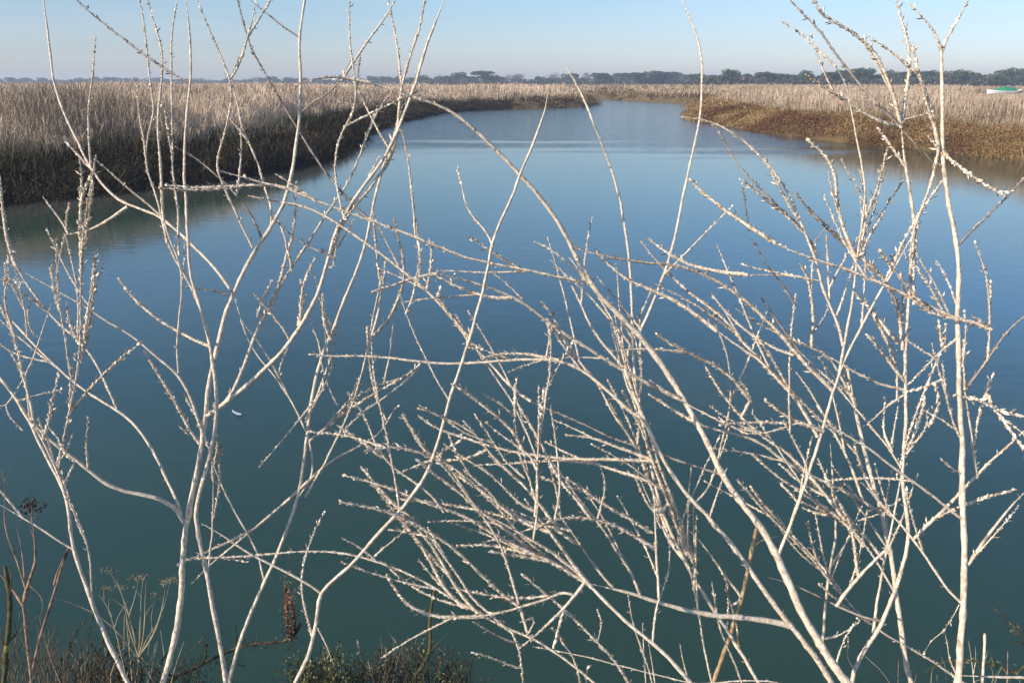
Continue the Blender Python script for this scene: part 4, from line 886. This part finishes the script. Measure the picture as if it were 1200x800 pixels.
M 3 1.5 2 972,350 971,325 970,300 968,272
M 3 1.5 1 980,370 990,345 997,320 1000,310
M 2.5 1.5 1 961,385 966,370 970,360
M 2.5 1.5 0 dk 953,285 962,275 972,262 977,250
M 5 2 3 1042,290 1050,315 1046,300
M 3 1.5 1 1028,335 1022,318 1012,305
M 4 2 3 1035,325 1028,318 1015,308 1008,300
M 2 1 0 1063,345 1058,335 1055,325
M 2 1 0 1067,320 1062,300 1056,283
P 6 4 0 37,803 34,775 31,748 29,722 27,705
P 5 3 0 27,705 18,695 8,682 -8,662
P 5 3 0 28,704 30,692 37,676 43,658 42,640 39,620 37,607
P 3 2 0 30,690 24,668 17,648 10,632 5,618 5,590 6,562
P 3 2 0 29,686 28,660 24,635 19,618
P 6 4 0 37,795 44,755 50,735 60,708 66,685 72,665 80,643
P 5 3 0 66,685 62,690 66,670 75,652 80,640
P 2 1 0 6,562 2,553 1,545
P 2 1 0 6,562 11,553 14,545
P 1.5 1 0 5,572 10,562
P 2 1 0 38,607 33,600 30,592
P 2 1 0 38,607 43,600 45,592
P 2 1 0 37,612 37,600 36,588
P 2 1 0 42,640 36,622 34,610
P 3 1.5 0 72,803 62,780 55,757 50,740 46,722
P 2 1 0 56,757 58,745 57,735
P 2.2 1.2 0 184,803 166,776 150,755 135,738 125,728 105,714 85,707 60,699
P 2 1 0 44,750 46,740 42,730
P 2 1 0 45,800 45,790 44,782
P 2 1 0 48,700 52,712 46,726
L 9 7 0 4,803 6,775 8,750 11,725 13,702 9,685 6,664
L 3 2 0 dk 8,752 20,742 32,733 42,722 58,715
L 2 1 0 dk 10,725 4,705 0,690
L 2 1 0 dk 20,742 14,728 16,715
L 2 1 0 dk 32,733 35,722 33,712
L 3 1.5 0 dk 11,702 14,680 12,660 9,648
U 4 3 0 158,803 162,785 163,770
U 2.5 1.5 0 163,770 158,745 149,715 143,695 135,680 129,671
U 2.5 1.5 0 163,769 155,750 148,725 146,708 141,690
U 2.5 1.5 0 163,768 164,740 165,712 166,690 168,678
U 2.5 1.5 0 163,768 169,748 170,722 170,700 171,680
U 3 1.5 0 163,768 172,757 183,740 188,722 192,705 194,685
U 2 1.2 0 188,722 192,710 196,695 199,680
U 2 1.2 0 165,764 171,750 178,738 186,728
U 2.5 1.5 0 147,738 152,722 156,705 160,692 162,680
U 2.5 1.5 0 150,800 143,770 137,745 130,720 122,702 115,696
U 2 1.2 0 134,735 138,722 144,712 150,704
U 2 1.2 0 122,702 121,692 123,685
U 2 1 0 131,722 124,710 128,700
U 1.5 1 0 129,671 125,664 122,670
U 1.5 1 0 129,671 131,662 134,667
U 1.5 1 0 168,678 165,670 162,676
U 1.5 1 0 168,678 172,669 176,675
U 1.5 1 0 194,685 190,677 188,683
U 1.5 1 0 194,685 198,676 203,682
U 1.5 1 0 162,680 158,672 155,679
U 1.5 1 0 162,680 164,672 168,675
U 1.5 1 0 199,680 203,674 207,679
U 1.5 1 0 141,690 136,682 138,676
U 2 1 0 180,742 176,728 178,715 182,700
U 2 1 0 170,722 175,712 180,705
U 2 1 0 166,700 161,692 156,690
U 2 1 0 149,715 140,706 132,702
T 8 5 0 dk 192,803 205,792 222,786 240,777 258,767 272,760 285,757 300,752 315,753 330,753 342,747 350,738 352,730
T 3 1 1 dk 240,777 243,765 241,755
T 3 1 1 dk 276,758 278,745 276,733
T 2 1 1 dk 258,768 268,776 285,780
T 2 1 0 dk 300,752 304,744 302,736
T 2 1 0 dk 222,786 228,778 226,768
T 3 1.5 1 dk 205,792 190,785 172,788 150,798
T 2 1 0 dk 330,753 322,760 308,762
T 6 4 3 rs 341,748 338,735 336,718 335,703 335,688
T 4 3 3 rs 345,745 346,730 344,715 340,702
S 4 2 1 dk 95,803 112,782 128,765 145,752 158,738
S 4 2 1 dk 85,803 98,788 115,772 122,750 128,735
S 3 1.5 1 dk 100,798 104,775 102,755 106,738 108,722
S 3 1.5 1 dk 78,803 80,780 78,762 88,742 100,725
S 3 1.5 1 dk 120,803 125,785 140,770 160,760 170,745
S 3 1.5 1 dk 112,800 118,780 132,760 140,745
S 3 1.5 2 dk 105,803 108,785 116,768 118,756
S 2 1 1 dk 88,790 80,775 70,770
S 2 1 1 dk 128,765 138,758 150,756
S 2 1 1 dk 122,775 110,762 106,752
S 3 1.5 1 dk 130,803 142,790 152,775 165,770
S 2 1 1 dk 200,803 210,780 222,762 235,750
S 2 1 1 dk 228,803 232,780 238,768 240,745
S 2 1 1 dk 175,800 180,785 190,775 200,760
G 4 2 0 385,806 384,790 382,780 380,770 378,762
G 3 2 0 gr 375,806 368,790 362,778 356,768
G 3 2 0 gr 395,806 402,792 408,780 412,770
G 3 2 0 gr 362,806 355,795 350,780
G 3 1.5 0 gr 385,806 392,785 398,772
G 3 1.5 0 dk 383,770 382,763 381,758
V 8 5 0 gr 478,806 486,790 497,778 505,765 506,748 502,735 504,715 508,700 510,688
V 4 2 0 gr 504,762 512,755 520,748 524,742
V 4 3 0 451,806 453,785 453,765 452,758
V 3 1.5 1 428,806 425,785 422,770 419,750
V 2 1 1 436,806 435,790 432,776
V 3 1.5 0 br 465,806 466,785 465,765 464,748
V 2 1 0 br 472,806 473,785 470,765 472,745
V 2 1 0 br 460,806 458,785 460,768
V 2 1 0 br 444,806 443,785 440,762
V 2 1 0 458,745 454,740 452,735
V 3 1.5 0 gr 520,806 520,790 525,778 528,765
V 3 1.5 0 gr 540,806 538,795 532,785 530,770
V 5 3 0 506,806 492,793 482,786
V 2 1 0 gr 510,806 512,785 508,772
W 5 4 0 1151,806 1152,790 1153,770 1154,752 1154,742
W 2 1 0 1153,775 1157,768 1157,762
W 4 3 0 br 1180,806 1180,790 1181,775 1181,762
W 2 1 0 br 1180,790 1175,782 1172,775
W 3 1.5 0 1142,806 1141,790 1138,770 1135,750
W 2 1 0 1141,788 1145,775 1143,757
W 2 1 0 1098,806 1098,798 1098,790
W 2.5 1.5 0 br 1052,806 1053,795 1052,785 1053,770
W 2 1 0 br 1070,806 1076,790 1072,778
Y 5 4 0 1230,796 1205,793 1175,793 1150,792 1125,791
X 4 2 0 gr 1192,788 1175,783 1160,778 1145,774 1125,772 1105,774 1095,780 1083,787
X 2 1 0 gr 1105,774 1098,782 1090,784
X 2 1 0 gr 1165,779 1162,770 1160,762
X 3 1 2 gr 1215,762 1202,750 1192,738 1182,727 1172,717 1165,713
X 2 1 1 gr 1200,748 1195,742 1188,742
X 2 1 1 gr 1204,752 1196,755 1190,752
'''
M_bark = mat('bleached_bark', (0.46, 0.36, 0.245), (0.80, 0.68, 0.525), scale=140, rough=0.8, bump=1.0, c3=(0.30, 0.22, 0.15), spot=(0.62, 0.76), bscale=260, dist=0.0022, spec=0.25)
M_bark_dark = mat('grey_brown_bark', (0.22, 0.18, 0.15), (0.42, 0.35, 0.29), scale=45, rough=0.85, bump=0.9, c3=(0.10, 0.08, 0.065), spot=(0.55, 0.66), bscale=130, dist=0.0012, spec=0.2)  # darker grey-brown tone given to some branches and their husks
M_bark_brown = mat('tan_stalk_bark', (0.30, 0.19, 0.085), (0.52, 0.37, 0.20), scale=30, rough=0.75, bump=0.9, c3=(0.12, 0.08, 0.05), spot=(0.55, 0.66), bscale=110, dist=0.0012, spec=0.25)
M_husk = mat('dry_husk', (0.56, 0.46, 0.34), (0.88, 0.79, 0.65), scale=160, rough=0.85, attr=True, spec=0.15)
M_husk_dark = mat('grey_brown_husk', (0.24, 0.20, 0.16), (0.48, 0.41, 0.34), scale=70, rough=0.9, attr=True, spec=0.15)

M_bark_red = mat('reddish_weed_bark', (0.15, 0.085, 0.055), (0.40, 0.28, 0.19), scale=120, rough=0.8, bump=0.6, bscale=110, dist=0.001, c3=(0.10, 0.06, 0.045), spot=(0.55, 0.66))
M_moss = mat('mossy_bark', (0.05, 0.04, 0.022), (0.12, 0.105, 0.04), scale=110, rough=0.95, bump=1.0, bscale=160, dist=0.002, c3=(0.30, 0.26, 0.08), spot=(0.60, 0.68))
M_umbel = mat('dry_umbel_stalk', (0.24, 0.20, 0.12), (0.42, 0.36, 0.23), scale=40, rough=0.85, bump=0.5, bscale=120, dist=0.001)
M_darkwood = mat('dark_wood', (0.035, 0.028, 0.02), (0.11, 0.085, 0.055), scale=50, rough=0.95, bump=1.0, bscale=150, dist=0.002, c3=(0.15, 0.15, 0.06), spot=(0.60, 0.68))
M_darkhusk = mat('dark_husk', (0.05, 0.04, 0.025), (0.13, 0.11, 0.06), scale=50, rough=0.95, attr=True)
M_rust = mat('rusty_seed_tail', (0.22, 0.09, 0.035), (0.42, 0.20, 0.09), scale=60, rough=0.9, attr=True)
TONES = {False: (M_bark, M_husk), 'dk': (M_bark_dark, M_husk_dark), 'gr': (M_moss, M_darkhusk), 'br': (M_bark_red, M_husk_dark), 'rs': (M_rust, M_rust)}
def catmull(pts, step):
    pts = np.asarray(pts, float)
    if len(pts) < 3:
        n = max(2, int(np.linalg.norm(pts[-1] - pts[0]) / step)); t = np.linspace(0, 1, n)[:, None]; return pts[0] * (1 - t) + pts[-1] * t
    e = np.vstack([2 * pts[0] - pts[1], pts, 2 * pts[-1] - pts[-2]]); out = []
    for i in range(len(pts) - 1):
        p0, p1, p2, p3 = e[i:i + 4]; n = max(2, int(round(np.linalg.norm(p2 - p1) / step))); t = np.linspace(0, 1, n, endpoint=False)[:, None]
        out.append(0.5 * (2 * p1 + (p2 - p0) * t + (2 * p0 - 5 * p1 + 4 * p2 - p3) * t ** 2 + (-p0 + 3 * p1 - 3 * p2 + p3) * t ** 3))
    return np.vstack(out + [pts[-1:]])

def build_branch(pl, w0, w1, husk, pts3, mt, mh, name, rs, rnd=0.5):
    """pts3 world points, w0/w1 diameters in metres"""
    c = catmull(pts3, 0.012); n = len(c)
    t = np.linspace(0, 1, n)
    seg = np.linalg.norm(np.diff(c, axis=0), axis=1); L_tip = np.concatenate([np.cumsum(seg[::-1])[::-1], [0]]); tipped = w1 < .004
    rad = (w0 * (1 - t) + w1 * t) / 2
    rad = rad * np.where(L_tip < .07, .22 + .78 * L_tip / .07, 1) if tipped else rad
    nodeph = rs.uniform(0, 6); L_ = np.concatenate([[0], np.cumsum(np.linalg.norm(np.diff(c, axis=0), axis=1))])
    # swollen nodes every few centimetres, slight kinks between them
    rad = rad * (1 + 0.16 * np.clip(np.cos(L_ / 0.055 * 2 * np.pi + nodeph) - .55, 0, 1) / .45)
    k = 0.0003 + 0.02 * w0
    c = c + np.stack([np.interp(L_, np.arange(0, L_[-1] + .06, .027)[:60 if L_[-1] < 1.5 else 999], rs.normal(size=len(np.arange(0, L_[-1] + .06, .027)[:60 if L_[-1] < 1.5 else 999])) * k) for _ in range(3)], 1) * np.minimum(1, np.minimum(t, 1 - t) * 8)[:, None]
    if husk == 0: rad[-1] *= .8
    sides = 9 if w0 > .008 else (7 if w0 > .005 else 5)
    an_noise = 1 + 0.10 * rs.normal(size=(n, sides))
    V, Fq = [], [[], []]
    tube(V, Fq, c, rad[:, None] * an_noise, sides)
    o = mesh_obj(name, np.concatenate(V), [np.concatenate(Fq[0]), np.concatenate(Fq[1])], mt, pl, smooth=True)
    loc = np.array(pl.location); 
    if husk > 0 and L_[-1] > 0.01:
        # overlapping dry bracts clasping the twig
        dens = {1: 450, 2: 1150, 3: 2100}[int(husk)]
        m = int(L_[-1] * dens) + 3
        s = np.sort(rs.uniform(0, L_[-1], m))
        clump = 0.5 + 0.5 * np.sin(s / 0.016 * 2 * np.pi * rs.uniform(.5, 1.2) + rs.uniform(0, 6)) * rs.uniform(.4, 1)
        keep = rs.random(m) < (0.35 + 0.65 * clump); s = s[keep]; m = len(s)
        q = np.stack([np.interp(s, L_, c[:, i]) for i in range(3)], 1)
        tg = np.gradient(c, axis=0); tg = np.stack([np.interp(s, L_, tg[:, i]) for i in range(3)], 1); tg /= np.linalg.norm(tg, axis=1, keepdims=True) + 1e-9
        rv = rs.normal(size=(m, 3)); u = rv - tg * (rv * tg).sum(1, keepdims=True); u /= np.linalg.norm(u, axis=1, keepdims=True); v = np.cross(tg, u)
        rr_ = np.interp(s, L_, rad)[:, None]
        big = {1: .62, 2: .8, 3: 1.0}[int(husk)]
        ln = rs.uniform(.0032, .0078, (m, 1)) * big; wd = ln * rs.uniform(.22, .42, (m, 1)); op = rs.uniform(.12, .75, (m, 1)) ** 1.4
        longf = rs.random((m, 1)) < .04; ln = np.where(longf, ln * 1.9, ln); op = np.where(longf, .8, op)
        b0 = q + u * rr_ * .6; dirv = tg * np.cos(op) + u * np.sin(op); nrm = u * np.cos(op) - tg * np.sin(op)
        mid = b0 + dirv * ln * .5
        VV = np.stack([b0, mid + v * wd + nrm * ln * .02, b0 + dirv * ln, mid - v * wd + nrm * ln * .02, mid + nrm * ln * .16], 1).reshape(-1, 3)
        i0 = (np.arange(m) * 5)[:, None]
        T = np.concatenate([i0 + np.array([[0, 1, 4]]), i0 + np.array([[1, 2, 4]]), i0 + np.array([[2, 3, 4]]), i0 + np.array([[3, 0, 4]])])
        tn = np.repeat(rs.uniform(.62, 1.30, (m, 1)) * np.where(rs.random((m, 1)) < .10, np.array([[.70, .54, .40]]), np.array([[1, .97, .93]])), 5, axis=0)
        h = mesh_obj('dry_bracts', VV, T, mh, o, tone=tn); h['kind'] = 'stuff'
    return o

def grounded(p, plx, ply):
    """continue a stem down to its foot in the bank"""
    foot = np.array([plx, ply, 0.0]); foot[2] = float(ground_z(np.array([foot[0]]), np.array([foot[1]]))[0]) - 0.04
    return [foot, foot * .55 + p * .45 + np.array([0.0, 0, 0.0])]

laid = {}      # plant -> list of (px, py, depth)
first = {}
PXR = {'A': 228, 'B': 165, 'C': 272, 'D': 335, 'K': 800, 'H': 860, 'N': 828, 'E': 990, 'M': 1062, 'F': 1120, 'P': 45, 'L': 3, 'U': 158, 'T': 192, 'S': 105, 'G': 384, 'V': 475, 'W': 1155, 'Y': 1230, 'X': 1205}
NAMES = {'N': 'dead_stalk', 'P': 'dead_weed', 'L': 'lichen_covered_stem', 'U': 'umbel_weed', 'T': 'mossy_branch', 'S': 'twiggy_bush', 'G': 'leafy_shrub', 'V': 'leafy_shrub', 'W': 'cut_stalks', 'Y': 'fallen_stem', 'X': 'mossy_twig'}
roots = {}
for k_, (d, lab, cat) in PLANTS.items():
    p = P(PXR[k_], 815, d); fx = p[0] * 0.93; fy = min(p[1] * 0.97 + 0.0, 1.75)
    fz = float(ground_z(np.array([fx]), np.array([fy]))[0]) - .02
    nm = NAMES.get(k_, 'dead_shrub')
    roots[k_] = root(nm, (0, 0, 0), lab, cat, 'bleached dead shrubs on the near bank' if nm == 'dead_shrub' else None)
    roots[k_].location = (fx, fy, fz); laid[k_] = []
def to_local(pl, pts): return np.asarray(pts) - np.array(pl.location)
warns = []
rs_ = np.random.default_rng(5)
def parse(line):
    tk = line.split(); d0 = None; dark = False; pts = []
    for t_ in tk[4:]:
        if t_.startswith('d='): d0 = float(t_[2:])
        elif t_ in ('dk', 'gr', 'br', 'rs'): dark = t_
        elif ',' in t_: pts.append(tuple(float(v) for v in t_.split(',')))
    w0, w1, hk = float(tk[1]), float(tk[2]), int(tk[3])
    if hk == 1: hk = 2
    if hk == 0 and w1 <= 3.5 and w0 <= 5 and tk[0] in 'ABCEHMFKD': hk = 1
    return tk[0], w0, w1, hk, d0, dark, pts
def nearest(pid, pts):
    la = np.array(laid[pid]); bx, by = pts[0]
    vx, vy = bx - la[:, 0], by - la[:, 1]; dd = np.hypot(vx, vy); gx, gy = pts[1][0] - bx, pts[1][1] - by
    cs = (vx * gx + vy * gy) / (dd * math.hypot(gx, gy) + 1e-6)
    j = dd.argmin() if dd.min() < 5 else (dd * (1.7 - cs)).argmin()
    return dd[j], la[j]
def side_twigs(items):
    """fine side twigs forking off the rough branches"""
    out = []; r = np.random.default_rng(19)
    for (pid, w0, w1, hk, d0, dark, pts) in items:
        L_ = sum(math.dist(pts[a], pts[a + 1]) for a in range(len(pts) - 1))
        if pid not in 'ABCEHKMF' or w0 > 5.5 or L_ < 70 or dark: continue
        dens = {'K': 150, 'E': 150, 'M': 150, 'H': 160, 'B': 190, 'C': 210, 'F': 190, 'A': 330}[pid]
        for _ in range(int(L_ / dens + r.random())):
            f = r.uniform(.12, .8) * (len(pts) - 1); i = int(f); f -= i
            x = pts[i][0] * (1 - f) + pts[i + 1][0] * f; y = pts[i][1] * (1 - f) + pts[i + 1][1] * f
            if y > 740 or (y < 150 and r.random() < .7): continue
            dx, dy = pts[i + 1][0] - pts[i][0], pts[i + 1][1] - pts[i][1]; a = math.atan2(dy, dx) + r.choice([-1, 1]) * math.radians(r.uniform(8, 24))
            l = r.uniform(45, 110) * (1 if r.random() < .8 else 1.5); bend = r.uniform(-.25, .25); q = [(x, y)]
            for s_ in range(4):
                a += bend * .35; q.append((q[-1][0] + math.cos(a) * l / 4, q[-1][1] + math.sin(a) * l / 4))
            out.append((pid, 2.6, 1.0, int(r.choice([2, 2, 3])), None, False, q))
    return out
queue = [parse(l_) for l_ in PATHS.strip().split('\n') if len(l_.split()) > 3]
queue += side_twigs(queue)
def lay(item):
    """fix a path's distances and where it springs from"""
    tone_id, w0, w1, hk, d0, dark, pts = item[:7]; pid = item[7]; base = PLANTS[pid][0]; pl = roots[pid]
    bx, by = pts[0]; pre = None; free = by >= 795
    if d0 is None:
        if free or not laid[pid]: d0 = base + rs_.uniform(-.05, .05)
        else:
            dj, pj = nearest(pid, pts); d0 = pj[2]
            if dj > 4: pre = (pj[0], pj[1])
            if dj > 26: warns.append((round(float(dj)), tone_id, pid, pts[:2]))
    return tone_id, pid, w0, w1, hk, d0, dark, pts, pl, base, bx, by, pre, free
LIM = (5, 10, 10, 18, 28, 1e9)
def branches():
    """stems first, then whatever can be joined within a growing reach; a piece joins the shrub it touches"""
    todo = list(queue)
    for ps in range(6):
        moved = True
        while moved and todo:
            moved = False; rest = []
            for it in todo:
                pid = it[0]
                if it[6][0][1] >= 795 or it[4] is not None or not laid[pid]: yield lay((*it, pid)); moved = True; continue
                dj = nearest(pid, it[6])[0]
                if dj <= LIM[ps]: yield lay((*it, pid)); moved = True; continue
                if ps >= 2:
                    cand = [(nearest(k2, it[6])[0], k2) for k2 in 'ABCDEFHKM' if laid[k2]]
                    if pid in 'PLUTSGVWXY': cand = [(dj, pid)]
                    c2 = min(cand)
                    if c2[0] <= LIM[ps]: yield lay((*it, c2[1])); moved = True; continue
                rest.append(it)
            todo = rest
for tone_id, pid, w0, w1, hk, d0, dark, pts, pl, base, bx, by, pre, free in branches():
    length = sum(math.dist(pts[a], pts[a + 1]) for a in range(len(pts) - 1))
    slope = rs_.uniform(-.30, .30) if not free else rs_.uniform(-.08, .12)
    d1 = min(max(d0 + slope * length / F * d0, 0.95), 2.3)
    cum = [0.0]
    for a in range(len(pts) - 1): cum.append(cum[-1] + math.dist(pts[a], pts[a + 1]))
    dep = [d0 + (d1 - d0) * (c_ / max(length, 1)) for c_ in cum]
    sm = [pts[0]] + [(.25 * pts[i - 1][0] + .5 * pts[i][0] + .25 * pts[i + 1][0], .25 * pts[i - 1][1] + .5 * pts[i][1] + .25 * pts[i + 1][1]) for i in range(1, len(pts) - 1)] + [pts[-1]]
    p3 = [P(x, y, d) for (x, y), d in zip(sm, dep)]
    if pre is not None:
        turn = (pts[0][0] - pre[0]) * (pts[1][0] - pts[0][0]) + (pts[0][1] - pre[1]) * (pts[1][1] - pts[0][1])
        if math.dist(pre, pts[0]) < 13 or turn < 0: p3[0] = P(pre[0], pre[1], d0)
        else: p3 = [P(pre[0], pre[1], d0)] + p3
    for a in range(len(pts) - 1):
        m_ = max(1, int(math.dist(pts[a], pts[a + 1]) / 4))
        for q_ in range(m_):
            f_ = q_ / m_; laid[pid].append((pts[a][0] * (1 - f_) + pts[a + 1][0] * f_, pts[a][1] * (1 - f_) + pts[a + 1][1] * f_, dep[a] * (1 - f_) + dep[a + 1] * f_))
    if free:
        ft = np.array(pl.location) + np.array([rs_.uniform(-.03, .03) + (bx - PXR[pid]) / F * base * .25, rs_.uniform(-.03, .03), -.03])
        tdir = p3[0] - p3[1]; tdir /= np.linalg.norm(tdir) + 1e-9; gap = np.linalg.norm(ft - p3[0])
        x1 = p3[0] + tdir * min(.16, gap * .3); x2 = p3[0] * .45 + ft * .55 + tdir * min(.10, gap * .15)
        p3 = [ft, x2, x1] + p3
    s0 = d0 / F; nm = 'stem' if w0 >= 6 else ('branch' if w0 >= 3.5 else 'twig')
    mt, mh = TONES[dark]
    if tone_id == 'N': mt = M_bark_brown
    if tone_id == 'P' and not dark: mt = M_bark_red
    if tone_id == 'L': mt = M_moss
    if tone_id == 'U': mt = M_umbel
    if tone_id in 'ST' and dark == 'dk': mt, mh = M_darkwood, M_darkhusk
    o = build_branch(pl, w0 * s0 * (.88 if w0 >= 8 else .82), w1 * d1 / F * .70, hk, to_local(pl, p3), mt, mh, nm, rs_)
    if dark == 'dk' and tone_id not in 'STL': o['label'] = 'darker grey-brown ' + nm
    if dark == 'rs': o['label'] = 'rusty orange hanging seed tail'

def leaves(pl, px, py, d, rx, ry, n, size, mt, name, label, col):
    u, v, q = rs_.normal(size=n) * rx * .45, rs_.normal(size=n) * ry * .45, rs_.normal(size=n) * rx * .4 / F * d
    C = np.array([P(px + a, py + b, d + c) for a, b, c in zip(u, v, q)]) - np.array(pl.location)
    d1 = rs_.normal(size=(n, 3)); d1[:, 2] += .5; d1 /= np.linalg.norm(d1, axis=1, keepdims=True)
    d2 = np.cross(d1, rs_.normal(size=(n, 3))); d2 /= np.linalg.norm(d2, axis=1, keepdims=True); nn = np.cross(d1, d2)
    s = size * rs_.uniform(.6, 1.3, (n, 1))
    V = np.stack([C, C + d1 * s * .5 + d2 * s * .22 + nn * s * .06, C + d1 * s, C + d1 * s * .5 - d2 * s * .22 + nn * s * .06], 1).reshape(-1, 3)
    i0 = (np.arange(n) * 4)[:, None]
    tn = np.repeat(np.array(col)[rs_.integers(0, len(col), n)] * rs_.uniform(.7, 1.25, (n, 1)), 4, axis=0)
    o = mesh_obj(name, V, [np.concatenate([i0 + np.array([[0, 1, 2]]), i0 + np.array([[0, 2, 3]])])], mt, pl, tone=tn); o['kind'] = 'stuff'; o['label'] = label
M_leaf = mat('small_leaf', (0.9, 0.9, 0.9), (1.1, 1.1, 1.1), scale=30, rough=0.6, attr=True, spec=0.35)
GRN = ((.10, .12, .03), (.16, .17, .045), (.07, .06, .03), (.20, .18, .07)); DRK = ((.06, .055, .03), (.10, .085, .05), (.05, .04, .03))
def sprigs(pl, xs, ys, d, n, size, col, per, mt, top):
    """fine leafy twigs growing up from below the frame, all joined, with leaves set along them"""
    V, Fq = [], [[], []]; LV = []
    for _ in range(n):
        x0 = rs_.uniform(*xs); h_ = rs_.uniform(.15, 1) ** .8 * top(x0); x1 = x0 + rs_.normal() * 14
        dd = d + rs_.normal() * .07
        pts = [P(x0 + rs_.normal() * 6, 845, dd), P(x0 + (x1 - x0) * .4 + rs_.normal() * 4, 808 - h_ * .4, dd), P(x1, 806 - h_, dd + rs_.normal() * .03)]
        c = catmull(to_local(pl, pts), .02); tube(V, Fq, c, np.linspace(.0014, .0005, len(c)), 3)
        k_ = rs_.integers(len(c) // 3, len(c), per); LV.append(c[k_] + rs_.normal(size=(per, 3)) * .0035)
    o = mesh_obj('fine_twigs', np.concatenate(V), [np.concatenate(Fq[0]), np.concatenate(Fq[1])], mt, pl, smooth=True); o['kind'] = 'stuff'
    C = np.concatenate(LV); m = len(C)
    d1 = rs_.normal(size=(m, 3)); d1[:, 2] += .7; d1 /= np.linalg.norm(d1, axis=1, keepdims=True)
    d2 = np.cross(d1, rs_.normal(size=(m, 3))); d2 /= np.linalg.norm(d2, axis=1, keepdims=True); nn = np.cross(d1, d2)
    s = size * rs_.uniform(.6, 1.3, (m, 1))
    VV = np.stack([C, C + d1 * s * .5 + d2 * s * .24 + nn * s * .06, C + d1 * s, C + d1 * s * .5 - d2 * s * .24 + nn * s * .06], 1).reshape(-1, 3)
    i0 = (np.arange(m) * 4)[:, None]; tn = np.repeat(np.array(col)[rs_.integers(0, len(col), m)] * rs_.uniform(.7, 1.25, (m, 1)), 4, axis=0)
    o = mesh_obj('foliage', VV, [np.concatenate([i0 + np.array([[0, 1, 2]]), i0 + np.array([[0, 2, 3]])])], M_leaf, pl, tone=tn); o['kind'] = 'stuff'
sprigs(roots['G'], (345, 412), 0, 1.70, 120, .0085, GRN, 16, M_darkwood, lambda x: 54 - abs(x - 380) * .6)
sprigs(roots['V'], (425, 548), 0, 1.72, 210, .0075, DRK + GRN[:2], 7, M_darkwood, lambda x: 62 - abs(x - 485) * .3)
sprigs(roots['V'], (440, 480), 0, 1.74, 30, .004, DRK, 2, M_bark_red, lambda x: 62)
sprigs(roots['S'], (70, 170), 0, 1.62, 110, .007, DRK, 6, M_darkwood, lambda x: 52 - abs(x - 120) * .4)
sprigs(roots['P'], (-10, 120), 0, 1.40, 34, .004, DRK, 3, M_darkwood, lambda x: 105 - x * .6)
sprigs(roots['S'], (0, 190), 0, 1.60, 90, .0045, DRK, 3, M_darkwood, lambda x: 95 - x * .2)
sprigs(roots['U'], (105, 215), 0, 1.62, 26, .004, DRK, 3, M_umbel, lambda x: 105 - abs(x - 165) * .9)
sprigs(roots['W'], (1040, 1200), 0, 1.5, 14, .004, DRK, 2, M_umbel, lambda x: 40)
sprigs(roots['S'], (200, 250), 0, 1.66, 30, .006, DRK, 4, M_darkwood, lambda x: 36)
for (px, py, rx, ry, n) in ((240, 778, 45, 8, 120), (300, 755, 50, 6, 110), (345, 745, 12, 10, 50)):
    leaves(roots['T'], px, py, 1.75, rx, ry, n, .006, M_leaf, 'moss_tufts', 'dark moss tufts along the branch', DRK)
leaves(roots['T'], 339, 718, 1.75, 9, 44, 520, .006, M_leaf, 'seed_tail', 'rusty hanging seed tail', ((.20, .10, .05), (.26, .16, .08), (.10, .06, .04)))
leaves(roots['P'], 37, 594, 1.38, 15, 11, 160, .007, M_leaf, 'seed_head', 'dark dried seed head', ((.03, .025, .02), (.07, .055, .045)))
for (px, py) in ((128, 668), (168, 676), (194, 682), (160, 678), (141, 686), (203, 679), (123, 690), (182, 698)):
    leaves(roots['U'], px, py, 1.58, 9, 5, 55, .0045, M_leaf, 'umbel', 'dry umbel head', ((.28, .23, .13), (.16, .13, .07)))
for (px, py, rx, ry, n) in ((1190, 738, 9, 8, 14), (1140, 776, 44, 3, 34)): leaves(roots['X'], px, py, 1.50, rx, ry, n, .007, M_leaf, 'foliage', 'sparse green leaves', GRN)
for w_ in warns: print('FAR', w_)
